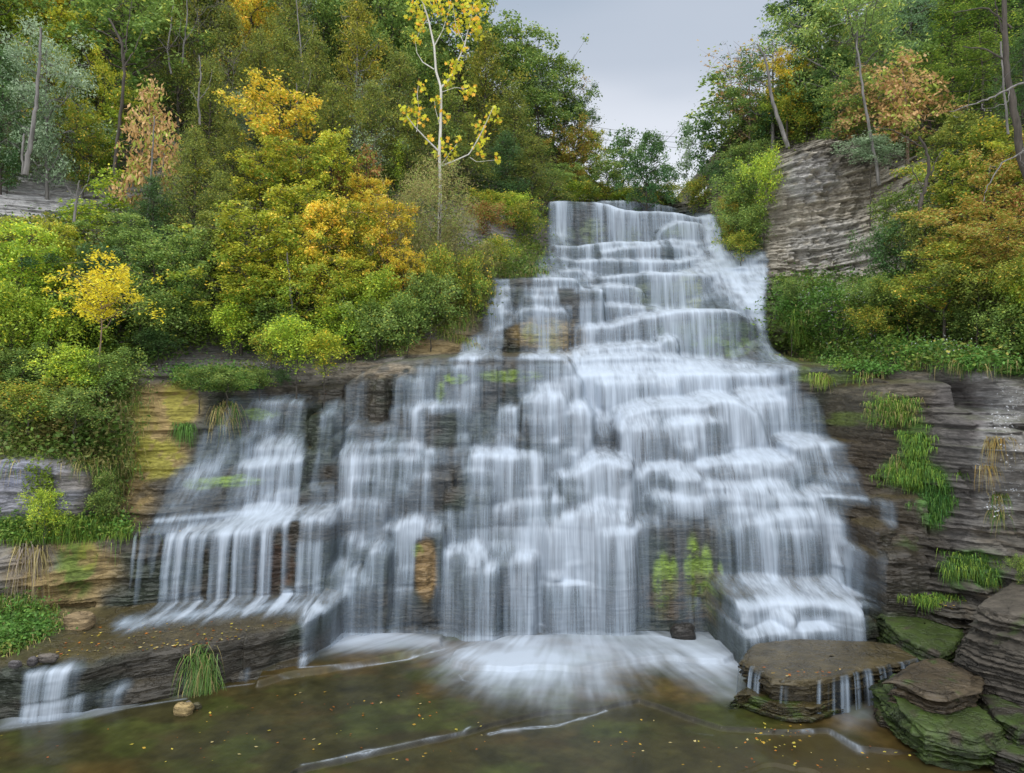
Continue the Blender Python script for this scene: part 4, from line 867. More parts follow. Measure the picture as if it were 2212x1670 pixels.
def barkmat(name, c, c2, sc=(6, 6, 1.2)):
    m, n, l = newmat(name); out = n.new('ShaderNodeOutputMaterial'); b = n.new('ShaderNodeBsdfPrincipled'); v = n.new('ShaderNodeTexCoord').outputs['Object']
    a = noise_(n, l, v, 1.5, 5, .6, sc); r = n.new('ShaderNodeValToRGB'); l.new(a, r.inputs[0]); r.color_ramp.elements[0].position = .35; r.color_ramp.elements[0].color = (*c, 1); r.color_ramp.elements[1].position = .65; r.color_ramp.elements[1].color = (*c2, 1)
    l.new(r.outputs[0], b.inputs[0]); b.inputs['Roughness'].default_value = .9; bp = n.new('ShaderNodeBump'); bp.inputs['Distance'].default_value = .02; l.new(a, bp.inputs['Height']); l.new(bp.outputs[0], b.inputs['Normal']); l.new(b.outputs[0], out.inputs[0]); return m
BK = {'dark': barkmat('bark_dark', (.035, .03, .022), (.09, .075, .06)), 'grey': barkmat('bark_grey', (.09, .085, .075), (.22, .205, .19)), 'white': barkmat('bark_white', (.42, .40, .34), (.62, .60, .56)), 'brown': barkmat('bark_brown', (.14, .09, .055), (.27, .19, .14))}

def tube(pts, rad, sides=5):
    pts = np.asarray(pts, float); rad = np.asarray(rad, float); n = len(pts); t = np.gradient(pts, axis=0); t /= np.linalg.norm(t, axis=1)[:, None] + 1e-9
    ref = np.where(np.abs(t[:, 2:3]) > .9, np.array([[1., 0, 0]]), np.array([[0, 0, 1.]])); u = np.cross(t, ref); u /= np.linalg.norm(u, axis=1)[:, None] + 1e-9; v = np.cross(t, u)
    a = np.linspace(0, 2 * math.pi, sides, endpoint=False); V_ = pts[:, None] + rad[:, None, None] * (np.cos(a)[None, :, None] * u[:, None] + np.sin(a)[None, :, None] * v[:, None])
    i = np.arange(n * sides).reshape(n, sides); j = np.roll(i, -1, 1); return V_.reshape(-1, 3), np.stack([i[:-1], j[:-1], j[1:], i[1:]], -1).reshape(-1, 4)
class Acc:
    def __init__(s): s.v = []; s.f = []; s.n = 0
    def add(s, V_, F_): s.v.append(V_); s.f.append(F_ + s.n); s.n += len(V_)
    def get(s): return np.concatenate(s.v), np.concatenate(s.f)
def leaves(C_, size, g, up=.6, asp=.62, droop=0., out=None):
    n = len(C_); nn = g.normal(size=(n, 3)); nn /= np.linalg.norm(nn, axis=1)[:, None]; nn[:, 2] = np.abs(nn[:, 2]); nn[:, 2] += up
    if out is not None: nn += .5 * out
    nn /= np.linalg.norm(nn, axis=1)[:, None]; r = g.normal(size=(n, 3)); r[:, 2] -= droop * 3; u = r - nn * (r * nn).sum(1)[:, None]
    u /= np.linalg.norm(u, axis=1)[:, None] + 1e-9; v = np.cross(nn, u); s = (size * g.uniform(.45, 1.5, n))[:, None]
    q = np.stack([C_ + u * s * .5, C_ + v * s * .5 * asp + u * s * .08, C_ - u * s * .5, C_ - v * s * .5 * asp + u * s * .08], 1)
    return q.reshape(-1, 3), np.arange(n * 4).reshape(n, 4)
def maple_leaves(C_, size, g):
    n = len(C_); k = 7; nn = g.normal(size=(n, 3)); nn[:, 1] -= .6; nn /= np.linalg.norm(nn, axis=1)[:, None]; r = g.normal(size=(n, 3)); u = r - nn * (r * nn).sum(1)[:, None]; u /= np.linalg.norm(u, axis=1)[:, None]; v = np.cross(nn, u)
    s = size * g.uniform(.7, 1.3, n); a = np.array([0, .5, 1.05, 1.6, 2.3, 3.14, -2.3, -1.6, -1.05, -.5]); R_ = np.array([1, .55, .9, .5, .65, .35, .65, .5, .9, .55])
    q = C_[:, None] + s[:, None, None] * .55 * R_[None, :, None] * (np.cos(a)[None, :, None] * u[:, None] + np.sin(a)[None, :, None] * v[:, None]) ; q = np.concatenate([C_[:, None], q], 1)
    i = np.arange(n)[:, None] * 11; f = []
    for k in range(10): f.append(np.stack([i[:, 0], i[:, 0] + 1 + k, i[:, 0] + 1 + (k + 1) % 10], 1))
    return q.reshape(-1, 3), np.concatenate(f)

def grow(seed, H=5., cb=.25, R=1.9, limbs=16, shape='oval', nl=9000, ls=.11, flat=.6, clump=.42, sub=4, up=.6, droop=0., rise=.5, asp=.62, tr=.09, bend=.25, twigs=0, dens_in=.36, tubesides=5, spread=1.0):
    g = np.random.default_rng(seed); wood = Acc(); top = H * .97
    tz = np.linspace(-.6, top, 9); bx = np.cumsum(g.normal(0, bend * .12, 9)); by = np.cumsum(g.normal(0, bend * .12, 9)); bx -= bx[1]; by -= by[1]
    trunk = np.c_[bx, by, tz]; wood.add(*tube(trunk, tr * (1 - .85 * np.linspace(0, 1, 9) ** .9), 7)); cl = []
    for i in range(limbs):
        f = (i + g.uniform(0, .8)) / limbs; z0 = H * (cb + (.97 - cb) * f * .95); az = i * 2.4 + g.normal(0, .4)
        t = (z0 / H - cb) / (1 - cb)
        rr = {'oval': math.sqrt(max(.05, 1 - (2 * t - .9) ** 2 / 1.25)), 'cone': (1 - t) ** .8 + .08, 'vase': .35 + .65 * t, 'dome': math.sqrt(max(.02, 1 - t * t))}[shape] * R * g.uniform(.52, 1.25)
        p0 = np.array([np.interp(z0, tz, bx), np.interp(z0, tz, by), z0]); d = np.array([math.cos(az), math.sin(az), 0])
        s = np.linspace(0, 1, 6)[:, None]; lift = rise * rr * (1 if rise > 0 else 1); pts = p0 + d * rr * s + np.array([0, 0, 1]) * (lift * s ** 1.2 - droop * rr * .6 * s ** 2.2) + np.r_[np.zeros((1, 3)), g.normal(0, .05 * rr, (5, 3))]
        wood.add(*tube(pts, tr * .42 * (1 - .8 * s[:, 0]) * (1 - .5 * t), tubesides))
        for k in range(sub):
            q = g.uniform(.35, 1.02); pp = np.array([np.interp(q, s[:, 0], pts[:, a]) for a in range(3)]); off = g.normal(0, .26 * rr * spread, 3) * np.array([1, 1, .55]); c = pp + off
            if np.linalg.norm(off) > .05: wood.add(*tube(np.stack([pp, pp + off * .5 + g.normal(0, .02, 3), c]), tr * np.array([.14, .09, .04]), 4))
            cl.append((c, clump * g.uniform(.6, 1.25) * (.6 + .4 * rr / R)))
            for w_ in range(twigs):
                o2 = g.normal(0, .5 * clump, 3); o2[2] = abs(o2[2]) * (1 if droop <= 0 else -.5); wood.add(*tube(np.stack([c, c + o2 * .5 + g.normal(0, .03, 3), c + o2]), tr * np.array([.06, .045, .02]), 3))
    cl.append((trunk[-1], clump * .8))
    cc = np.array([c for c, _ in cl]); cr = np.array([r for _, r in cl]); wgt = cr ** 2; n = nl
    L, Ff, rn, hu = None, None, None, None
    if n:
        k = g.choice(len(cc), n, p=wgt / wgt.sum()); d = g.normal(size=(n, 3)); d /= np.linalg.norm(d, axis=1)[:, None]; d[:, 2] = np.where(g.random(n) < .7, np.abs(d[:, 2]), d[:, 2])
        rad = g.random(n) ** dens_in; Ctr = cc[k] + d * (rad * cr[k])[:, None] * np.array([1, 1, flat]); Ctr[:, 2] -= droop * .25 * ((d[:, :2] ** 2).sum(1)) * cr[k]
        Ctr += .085 * g.normal(size=(n, 3)); far_ = g.random(n) < .12; Ctr[far_] += .22 * g.normal(size=(far_.sum(), 3)); L, Ff = leaves(Ctr, ls, g, up, asp, droop, d)
        hk = g.random(len(cc)); rn = np.repeat(g.random(n), 4); hu = np.repeat(np.clip(.55 * hk[k] + .45 * (Ctr[:, 2] - Ctr[:, 2].min()) / np.ptp(Ctr[:, 2]) + g.normal(0, .08, n), 0, 1), 4)
    return wood.get(), (L, Ff, rn, hu)
SPEC = {
 'broadleaf_tree': dict(H=5, cb=.2, R=1.9, limbs=22, nl=10500, ls=.125, clump=.40, sub=4, spread=1.35),
 'juniper': dict(H=5, cb=.08, R=1.35, limbs=34, shape='cone', nl=15000, ls=.085, asp=.4, clump=.34, flat=.75, sub=4, rise=.55, up=.3),
 'maple': dict(H=5, cb=.15, R=2.0, limbs=24, nl=9500, ls=.135, clump=.38, flat=.45, sub=4, rise=.45, up=.7, spread=1.3),
 'hemlock': dict(H=6, cb=.05, R=1.9, limbs=40, shape='cone', nl=15000, ls=.10, asp=.35, clump=.42, flat=.22, sub=4, rise=.1, droop=.45, up=.9),
 'withered_tree': dict(H=5, cb=.15, R=1.3, limbs=22, shape='cone', nl=2600, ls=.17, asp=.45, clump=.30, flat=.9, sub=3, rise=.7, droop=1.0, up=0, twigs=2, tr=.06),
 'bare_tree': dict(H=5, cb=.2, R=1.4, limbs=22, shape='vase', nl=1100, ls=.11, clump=.40, sub=4, rise=.9, twigs=6, tr=.06, bend=.4),
 'pale_pine': dict(H=5, cb=.2, R=1.8, limbs=26, nl=14000, ls=.10, asp=.35, clump=.40, flat=.6, sub=4, up=.2, rise=.35, tr=.09),
 'shrub': dict(H=2, cb=.02, R=1.15, limbs=16, shape='dome', nl=5200, ls=.10, clump=.32, flat=.9, sub=4, rise=.75, tr=.03, bend=.5, spread=1.5, twigs=1),
 'willow': dict(H=4, cb=.02, R=1.2, limbs=30, shape='oval', nl=12000, ls=.08, asp=.25, clump=.42, flat=1.4, sub=4, rise=1.1, up=0, tr=.03, twigs=3),
 'leaning_pine': dict(H=5, cb=.42, R=1.3, limbs=14, shape='vase', nl=4200, ls=.10, asp=.35, clump=.30, flat=.35, sub=3, rise=.1, up=.6, tr=.1, twigs=1),
 'young_ash': dict(H=3.4, cb=.38, R=1.5, limbs=20, shape='oval', nl=4300, ls=.13, asp=.42, clump=.26, sub=4, rise=.7, tr=.045, twigs=1, spread=1.4, flat=.6, up=.5),
 'sapling': dict(H=4, cb=.3, R=.9, limbs=14, shape='oval', nl=1900, ls=.13, clump=.3, sub=3, rise=.6, tr=.035, twigs=1),
}
PROTO = {}
def proto(kind, var):
    if (kind, var) in PROTO: return PROTO[kind, var]
    (wv, wf_), (lv, lf, rn, hu) = grow(sum(map(ord, kind)) + var * 101, **SPEC[kind])
    w = mesh_np('trunk', wv, wf_, BK['dark'], True, link=False).data; c = mesh_np('crown', lv, lf, LM['green'], False, {'rnd': rn, 'hue': hu}, link=False).data
    lo, hi = np.percentile(lv, 1, axis=0), np.percentile(lv, 99, axis=0); PROTO[kind, var] = (w, c, lo, hi); return PROTO[kind, var]
for o in list(bpy.data.objects):
    pass
TREES = []
vg = np.random.default_rng(99)
def tree(kind, cx, cy, w, h, mat, look, tint=(1, 1, 1), bark='dark', var=None, Y=None, basepy=None, lean=0, cat=None, group=None):
    var = int(vg.integers(0, 3)) if var is None else var; wm, cm, lo, hi = proto(kind, var)
    base = hit(cx, basepy or cy + h * .5, 46.) if Y is None else None
    Yd = Y or max(base.y - .25 - .25 * w / FPX * base.y, 9); Yd = max(Yd, 36.5) if (Y is None and 1170 < cx < 1485 and 370 < cy < 436) else Yd
    sx_ = w / FPX * Yd / (hi[0] - lo[0]); sz_ = h / FPX * Yd / (hi[2] - lo[2]); x, _, zc_ = P(cx, cy, Yd)
    e = bpy.data.objects.new(kind if kind not in ('pale_pine',) else 'pine_tree', None); C.objects.link(e); cz = (lo[2] + hi[2]) / 2
    e.location = (x, Yd, zc_ - cz * sz_); e.scale = (sx_, (sx_ + sz_) / 2 * .9, sz_); e.rotation_euler = (0, math.radians(lean), vg.uniform(-.5, .5))
    t = bpy.data.objects.new('trunk', wm); C.objects.link(t); t.parent = e; t.material_slots[0].link = 'OBJECT'; t.material_slots[0].material = BK[bark]
    c = bpy.data.objects.new('crown', cm); C.objects.link(c); c.parent = e; c.material_slots[0].link = 'OBJECT'; c.material_slots[0].material = LM[mat]; v_ = vg.uniform(.85, 1.15)
    v_ *= 1.24; c.color = (tint[0] * v_, tint[1] * v_, tint[2] * v_, 1)
    # a trunk that stops short of the slope is carried down to it
    gz = ground(x, Yd, e.location.z + .8 * sz_); gap = e.location.z - .6 * sz_ - gz
    if 0 < gap < 9 and not (cy > 340 and inpoly(np.array(cx), np.array(cy + h * .5 + 25), falls_poly)):
        r_ = SPEC[kind].get('tr', .09); vv, ff = tube([(0, 0, -.55), (.02, 0, -.6 - gap / sz_ * .5), (0, 0, -.7 - gap / sz_)], [r_, r_ * 1.1, r_ * 1.5], 7)
        s_ = mesh_np('trunk_base', vv, ff, BK[bark], True, parent=t)
    TREES.append([e, look, cx, cy, cat or ('shrub' if kind in ('shrub', 'willow') else 'tree'), group]); return e

B, J, M_, HK, WT, BT, PP, SH, WI, LP, SP = 'broadleaf_tree', 'juniper', 'maple', 'hemlock', 'withered_tree', 'bare_tree', 'pale_pine', 'shrub', 'willow', 'leaning_pine', 'sapling'
TL = [
 # left bank, farthest row along the skyline and the frame top
 (B,-60,-20,240,260,'green','green broadleaf tree'),(B,60,-40,220,220,'yelgreen','yellow-green broadleaf tree'),(B,170,-30,200,200,'mix','green and gold broadleaf tree'),(B,300,-60,260,240,'green','green broadleaf tree'),
 (B,420,-60,200,220,'olive','olive broadleaf tree'),(M_,540,-40,190,200,'gold','golden maple'),(B,660,-60,220,240,'green','green broadleaf tree'),(B,780,-50,220,240,'green','green broadleaf tree'),
 (B,900,-20,220,230,'green','green broadleaf tree'),(B,990,60,200,260,'green','green broadleaf tree'),(B,1060,150,180,190,'green','green broadleaf tree'),(B,1130,165,170,170,'green','green broadleaf tree'),
 (B,1195,205,150,140,'green','green broadleaf tree'),(B,1240,262,85,140,'dark','dark green broadleaf tree'),(B,1160,250,150,160,'green','green broadleaf tree'),(BT,1262,290,70,110,'olive','bare twiggy tree','grey'),
 # second row
 (B,20,90,130,150,'lime','lime green broadleaf tree'),(M_,50,40,150,110,'gold','golden maple'),(B,265,80,280,290,'green','tall green broadleaf tree with dark forking limbs'),(M_,160,120,140,170,'yelgreen','yellow-green maple'),
 (J,385,120,130,260,'olive','olive juniper'),(BT,365,110,110,230,'olive','bare grey tree','grey'),(BT,430,90,90,210,'olive','bare grey tree','grey'),(M_,545,70,130,220,'gold','golden maple'),(J,490,150,130,240,'olive','olive juniper'),
 (J,620,120,140,250,'olive','olive juniper'),(BT,645,110,90,220,'silver','bare grey tree','grey'),(B,700,60,150,180,'green','green broadleaf tree'),(J,765,150,160,280,'olive','tall olive juniper with a grey trunk','grey',(1.25,1.05,.8)),
 (B,850,70,170,200,'green','green broadleaf tree'),(B,905,170,130,180,'green','green broadleaf tree'),(J,860,240,150,220,'olive','olive juniper'),(J,1045,215,150,260,'olive','olive juniper','dark',(1.15,1.05,.8)),
 (J,1105,290,120,190,'olive','olive juniper'),(BT,1175,255,80,170,'silver','bare grey tree','grey'),(BT,1220,265,70,170,'rust','bare grey tree','grey'),
 # third row
 (M_,110,200,120,170,'mix','green and gold maple'),(M_,225,235,120,190,'yelgreen','yellow-green maple'),(PP,100,225,185,300,'silver','big silvery tree with a forked grey trunk on the rock','grey'),(M_,180,320,110,150,'mix','green and gold maple'),
 (J,560,200,110,240,'olive','olive juniper'),(J,450,260,130,230,'olive','olive juniper'),(BT,500,210,80,230,'olive','bare grey tree','grey'),(PP,530,290,110,150,'silver','silvery grey-green tree','grey'),
 (J,610,190,120,220,'olive','olive juniper'),(J,680,210,130,230,'olive','olive juniper'),(J,715,290,130,200,'olive','olive juniper'),(J,800,290,130,200,'olive','olive juniper'),(J,880,320,120,150,'olive','olive juniper'),
 (J,960,290,150,190,'olive','olive juniper','dark',(.85,.95,.9)),(J,1010,330,110,140,'olive','olive juniper'),(J,1090,360,130,130,'dark','dark green juniper'),(BT,800,270,80,190,'silver','bare grey tree','grey'),
 (BT,880,310,70,150,'silver','bare grey tree','grey'),(J,1150,370,130,130,'olive','olive juniper'),(M_,1235,330,110,120,'orange','orange maple'),(M_,1275,345,90,110,'mix','green and orange maple'),
 (B,1200,395,120,80,'green','green broadleaf tree'),(B,1310,385,110,110,'green','green broadleaf tree'),(SP,1345,350,80,130,'dark','dark thin tree'),(B,1395,365,120,140,'dark','dark green broadleaf tree'),(SP,1447,400,60,80,'dark','dark thin tree'),
 (SH,1420,420,110,50,'mix','green and gold shrub'),(SH,1300,425,110,50,'mix','green and gold shrub'),(SH,1240,425,90,50,'lime','lime green shrub'),(SH,1350,432,100,30,'lime','lime green shrub'),
 # fourth row, middle of the left bank
 (SP,225,310,70,120,'lime','lime green sapling'),(WT,330,330,130,270,'rust','withered tree with hanging rusty leaves','brown'),(SP,235,430,90,120,'lime','lime green sapling'),(J,330,460,120,140,'dark','dark green juniper'),
 (J,420,400,130,220,'olive','olive juniper'),(J,500,360,110,170,'olive','olive juniper'),(J,470,470,130,170,'olive','olive juniper'),(M_,600,300,170,220,'gold','tall pointed golden maple'),(M_,560,400,170,150,'yelgreen','yellow-green maple'),
 (M_,650,390,160,150,'mix','green and gold maple'),(M_,715,385,120,180,'yelgreen','yellow-green maple'),(WT,790,400,110,150,'red','withered tree with reddish leaves'),(BT,800,370,100,170,'silver','bare grey tree','grey'),
 (SP,868,355,55,100,'lime','lime yellow sapling'),(WI,945,470,130,230,'brown','feathery brown willow'),(WI,890,500,110,200,'brown','feathery brown willow'),(WI,985,540,100,140,'brown','feathery brown willow'),
 (M_,40,530,150,110,'mix','green and orange maple'),(J,0,250,110,260,'dark','dark green juniper'),(B,15,360,80,70,'green','green shrub'),
 (M_,110,500,110,60,'mix','green and orange maple'),(SP,170,480,100,90,'lime','lime green sapling'),
 # fifth row
 (M_,560,560,200,200,'yelgreen','yellow-green maple'),(M_,640,500,180,180,'yelgreen','yellow-green maple'),(B,460,540,140,150,'olive','olive broadleaf tree'),(M_,700,540,150,190,'gold','golden maple'),(M_,765,520,130,170,'yelgreen','yellow-green maple'),
 (M_,835,520,130,180,'gold','golden maple','brown'),(M_,800,440,100,110,'gold','golden maple'),(WT,740,420,80,100,'red','withered tree with reddish leaves'),(M_,870,600,110,130,'gold','golden maple'),(B,520,640,160,130,'yelgreen','yellow-green broadleaf tree'),
 (B,640,610,150,140,'yelgreen','yellow-green broadleaf tree'),(B,745,630,150,130,'yelgreen','yellow-green broadleaf tree'),(SH,820,650,130,120,'lime','lime green shrub'),(B,330,580,180,170,'green','green broadleaf tree'),(B,270,530,130,120,'green','green broadleaf tree'),
 (B,400,600,140,170,'green','green broadleaf tree'),(B,50,590,170,190,'lime','lime green broadleaf tree'),(B,120,560,120,140,'yelgreen','yellow-green broadleaf tree'),(SH,20,690,160,150,'lime','lime green shrub'),(SH,100,700,150,140,'lime','lime green shrub'),
 (SH,350,690,140,110,'green','green shrub'),(SH,300,660,120,120,'green','green shrub'),(SH,420,670,120,90,'green','green shrub'),(SH,500,705,110,90,'lime','lime green shrub'),(SH,590,680,140,90,'green','green shrub'),(SH,640,740,150,100,'lime','lime green shrub'),
 (SH,700,760,120,80,'yelgreen','yellow-green shrub'),(SH,740,700,140,110,'lime','lime green shrub'),(SH,810,710,130,110,'green','green shrub'),(SH,880,690,110,100,'green','green shrub'),(SH,930,650,110,110,'green','green shrub'),
 (SH,960,600,90,120,'mix','green and gold shrub'),(SH,1015,600,80,110,'mix','green and gold shrub'),(SH,585,745,90,70,'mix','green and orange shrub'),(SH,340,740,110,50,'dark','dark green shrub'),(B,215,620,140,160,'dark','dark green broadleaf tree'),
 (SH,40,790,150,90,'green','green shrub'),(SH,1060,440,110,50,'mix','green and gold shrub'),(SH,1110,450,80,60,'lime','lime green shrub'),(SH,1050,470,90,60,'red','reddish shrub'),(SH,1130,470,90,70,'mix','green and gold shrub'),
 (SH,1080,545,90,60,'mix','green and gold shrub'),(SH,1180,420,70,60,'mix','green and gold shrub'),(SH,1035,560,70,70,'brown','brown dry shrub'),
 # right bank
 (B,1800,-60,240,220,'green','green broadleaf tree'),(B,1930,-60,240,240,'green','green broadleaf tree'),(B,2060,-70,240,240,'dark','dark green broadleaf tree'),(B,2190,-60,240,240,'dark','dark green broadleaf tree'),(B,1730,20,130,140,'dark','dark green broadleaf tree'),
 (B,1770,120,150,170,'green','green broadleaf tree'),(PP,1850,95,280,280,'green','great pale green pine with a grey trunk','grey',(1.25,1.2,1.3)),(PP,1965,80,180,190,'silver','silvery grey-green pine','grey',(.8,.95,.8)),(B,1790,195,130,150,'dark','dark green broadleaf tree'),
 (HK,2060,90,190,220,'hem','drooping hemlock'),(HK,2150,60,200,240,'hem','drooping hemlock'),(HK,2120,190,220,200,'hem','drooping hemlock'),(HK,2210,200,160,220,'dark','dark drooping hemlock'),(HK,2010,200,170,170,'hem','drooping hemlock'),
 (M_,1700,175,90,110,'gold','golden maple'),(BT,1620,190,150,190,'rust','bare twiggy tree with purplish twigs','brown'),(BT,1580,220,110,170,'dark','bare twiggy tree with purplish twigs','brown'),(LP,1670,190,130,210,'dark','leaning tree with tufts at its top','grey'),
 (SP,1560,240,110,160,'green','green sapling'),(B,1600,265,120,120,'green','green broadleaf tree'),(B,1660,270,110,110,'green','green broadleaf tree'),(SP,1520,310,80,120,'dark','dark thin tree'),(SH,1740,260,120,80,'mix','green and gold shrub'),
 (SP,1487,330,60,120,'silver','pale thin tree','grey'),(SH,1500,420,80,60,'mix','green and gold shrub'),(PP,1850,230,160,140,'green','pale green pine','grey'),(WT,1870,230,150,150,'rust','withered tree with hanging rusty leaves','brown'),(WT,1960,220,170,190,'rust','broad withered tree with hanging rusty leaves','brown'),
 (SH,1700,240,80,60,'lime','lime green shrub'),(SH,1880,320,130,60,'silver','silvery shrub'),(B,1720,225,90,100,'dark','dark green broadleaf tree'),
 (SH,1610,340,120,70,'green','green shrub'),(SH,1600,400,110,80,'green','green shrub'),(SH,1650,390,80,110,'lime','lime green shrub'),(SH,1590,450,100,80,'green','green shrub'),(WI,1575,470,40,90,'gold','hanging tuft of golden grass'),(SH,1620,490,100,80,'green','green shrub'),
 (SH,1560,370,80,60,'dark','dark green shrub'),(SH,1600,530,80,50,'mix','green and gold shrub'),
 (SH,1935,460,110,110,'green','green shrub'),(SH,1915,540,110,120,'dark','dark green shrub'),(SH,1990,520,90,140,'olive','olive shrub'),(M_,2050,430,140,170,'mix','green and gold maple'),(M_,2150,420,190,190,'orange','orange maple'),(M_,2090,520,190,150,'orange','orange maple'),
 (M_,2040,600,170,140,'mix','green and gold maple'),(M_,2170,540,150,130,'orange','orange maple'),(SH,2200,470,120,130,'red','reddish shrub'),(SH,2110,620,160,110,'olive','olive shrub'),(SH,2190,620,130,110,'mix','green and gold shrub'),
 (SH,2020,680,120,90,'olive','olive shrub'),(SH,2180,700,130,110,'green','green shrub'),(SH,2205,640,70,100,'lime','lime green shrub'),(SH,2100,690,130,80,'green','green shrub'),(SH,1960,640,110,90,'mix','green and orange shrub'),(SH,1890,640,90,80,'green','green shrub'),
 (SH,1710,625,60,50,'green','green shrub'),(SH,1880,700,90,70,'mix','green and gold shrub'),
 (B,2060,320,170,130,'olive','olive broadleaf tree'),(SH,2150,320,160,100,'mix','green and gold shrub'),(M_,2210,360,110,110,'yelgreen','yellow-green maple'),
 (SH,2205,1230,40,60,'green','green shrub'),(SH,2200,1490,50,70,'green','green shrub'),
 # near the left ledge
 (SH,150,800,120,100,'lime','lime green shrub'),(SH,230,800,120,90,'green','green shrub'),(SH,60,860,140,80,'mix','green and gold shrub'),(SH,160,880,120,80,'green','green shrub'),(SH,430,815,100,50,'green','green shrub'),(SH,490,820,110,45,'green','green shrub'),
 (SH,560,815,60,35,'green','green shrub'),(SH,95,1105,75,90,'lime','lime green shrub'),(SH,230,1050,60,60,'green','green shrub'),(SH,225,1090,80,60,'green','green shrub'),(SH,610,815,40,30,'dark','dark green shrub'),
]
for t in TL:
    kind, cx, cy, w, h, mat, look = t[:7]; kind_ = kind
    tree(kind, cx, cy, w * 1.12, h * 1.08, mat, look, tint=t[8] if len(t) > 8 else (1, 1, 1), bark=t[7] if len(t) > 7 else 'dark')
tree('young_ash', 215, 625, 190, 130, 'yellow', 'small bright yellow tree with a thin brown trunk', tint=(.85, .85, .85), bark='brown', var=1, Y=19.2)

# plane tree: white trunk, forked limbs, large yellow leaves
SY = 26.0
def sp3(pts, Y=SY, dy=0): return [np.array(P(px, py, Y)) + np.array([0, dy * k / max(1, len(pts) - 1), 0]) for k, (px, py) in enumerate(pts)]
acc = Acc(); br = [([(949,600),(949,500),(951,400),(949,330),(952,270),(953,190),(942,155),(938,100),(925,40),(905,-20),(880,-90)], .11, .03, 0),
 ([(952,190),(975,165),(990,125),(1003,95),(1010,60),(1020,20),(1030,-60)], .06, .015, .3), ([(938,150),(912,130),(898,105),(893,75)], .035, .01, .5), ([(949,328),(925,308),(900,285),(885,268)], .055, .012, -.8),
 ([(955,358),(985,350),(1015,340),(1035,310),(1050,285),(1068,250)], .05, .01, -.9), ([(900,285),(905,240),(900,200),(903,175)], .025, .008, .2), ([(1015,340),(1030,350),(1075,345)], .02, .007, 0), ([(952,200),(985,195),(1010,205)], .02, .007, -.5),
 ([(950,270),(940,235),(935,205)], .02, .007, .5), ([(950,360),(975,320),(985,300)], .02, .007, .5), ([(938,100),(955,60),(965,20),(975,-40)], .03, .01, .6), ([(925,40),(910,60),(897,90)], .02, .008, 0), ([(1003,95),(985,60),(980,20)], .02, .008, -.4)]
lc = []; g = np.random.default_rng(5)
for pts, r0, r1, dy in br:
    p = np.array(sp3(pts, SY, dy)); n = len(p); tt = np.linspace(0, n - 1, n * 4); q = np.stack([np.interp(tt, range(n), p[:, a]) for a in range(3)], 1)
    acc.add(*tube(q, np.linspace(r0 * .62, r1 * .7, len(q)), 8))
for px, py, n, r in [(900,20,26,22),(930,10,24,22),(960,20,26,22),(1000,20,34,24),(1025,40,34,20),(1035,15,26,16),(1030,70,20,14),(985,60,22,18),(905,55,16,14),(897,85,14,10),(985,140,24,18),(975,165,16,14),(1000,105,10,10),(910,190,10,12),(900,220,10,10),(905,245,8,9),(885,240,8,10),(878,260,10,11),(893,265,10,10),
  (870,235,6,7),(915,260,8,9),(925,300,8,9),(945,215,12,12),(960,250,10,12),(1005,200,14,13),(1020,190,8,9),(980,320,12,12),(970,345,10,10),(1035,270,14,12),(1045,295,14,12),(1070,240,12,10),(1075,262,8,8),(1055,255,8,8),(1030,315,10,11),(1075,345,6,7),(1045,335,5,6),(990,300,8,9),(940,335,6,8),(955,315,8,9),(965,180,8,9),(930,-10,30,26),(1000,-30,40,40)]:
    c = np.array(P(px, py, SY)); lc.append(c + g.normal(size=(int(n * 1.7), 3)) * r / FPX * SY * np.array([.55, .8, .55]))
se = bpy.data.objects.new('plane_tree', None); C.objects.link(se); rt = np.array(P(949, 600, SY)); se.location = rt
wv_, wf__ = acc.get(); mesh_np('trunk', wv_ - rt, wf__, BK['white'], True, parent=se)
lc = np.concatenate(lc); lv, lf = maple_leaves(lc, .175, g); rn = np.repeat(g.random(len(lc)), 11); hu = np.repeat(g.random(len(lc)), 11)
co = mesh_np('crown', lv - rt, lf, LM['maple'], False, {'rnd': rn, 'hue': hu}, parent=se); co.color = (1, 1, 1, 1)
tag(se, "slender plane tree with a white trunk and large yellow leaves", "tree")

# dead branches and grey trunks at the right edge
def wood_thing(name, lines, Y, bark, label, cat, sides=7, dy=0, owner=None):
    a = Acc(); name = 'dead_tree' if name == 'bare_trunk' else name; lines = [(p_, a_ * .55, b_ * .6) for p_, a_, b_ in lines]
    for pts, r0, r1 in lines:
        p = np.array(sp3(pts, Y, dy)); n = len(p); tt = np.linspace(0, n - 1, n * 4); q = np.stack([np.interp(tt, range(n), p[:, k]) for k in range(3)], 1)
        q[1:-1] += g.normal(0, .012, (len(q) - 2, 3)); a.add(*tube(q, np.linspace(r0, r1, len(q)), sides))
    V_, F_ = a.get(); b = V_[0].copy(); o = mesh_np(name, V_ - b, F_, BK[bark], True); o.location = b
    if owner:
        e = [t[0] for t in TREES if t[1] == owner][0]; bpy.context.view_layer.update(); o.name = 'trunk'; o.parent = e; o.matrix_parent_inverse = e.matrix_world.inverted()
        for c_ in [c_ for c_ in e.children if c_.name.startswith('trunk') and c_ is not o and c_.data.name.startswith('trunk') and len(c_.children)]:
            for q_ in list(c_.children): bpy.data.objects.remove(q_)
        return o
    return tag(o, label, cat)
wood_thing('bare_trunk', [([(2230,420),(2205,330),(2190,230),(2175,150),(2170,70),(2172,-60)], .20, .09), ([(2175,130),(2130,105),(2080,100)], .05, .02), ([(2185,60),(2130,15),(2060,28)], .05, .015), ([(2172,90),(2160,50),(2150,0)], .05, .02)], 19, 'dark', "thick dark trunk rising at the right edge", "tree trunk")
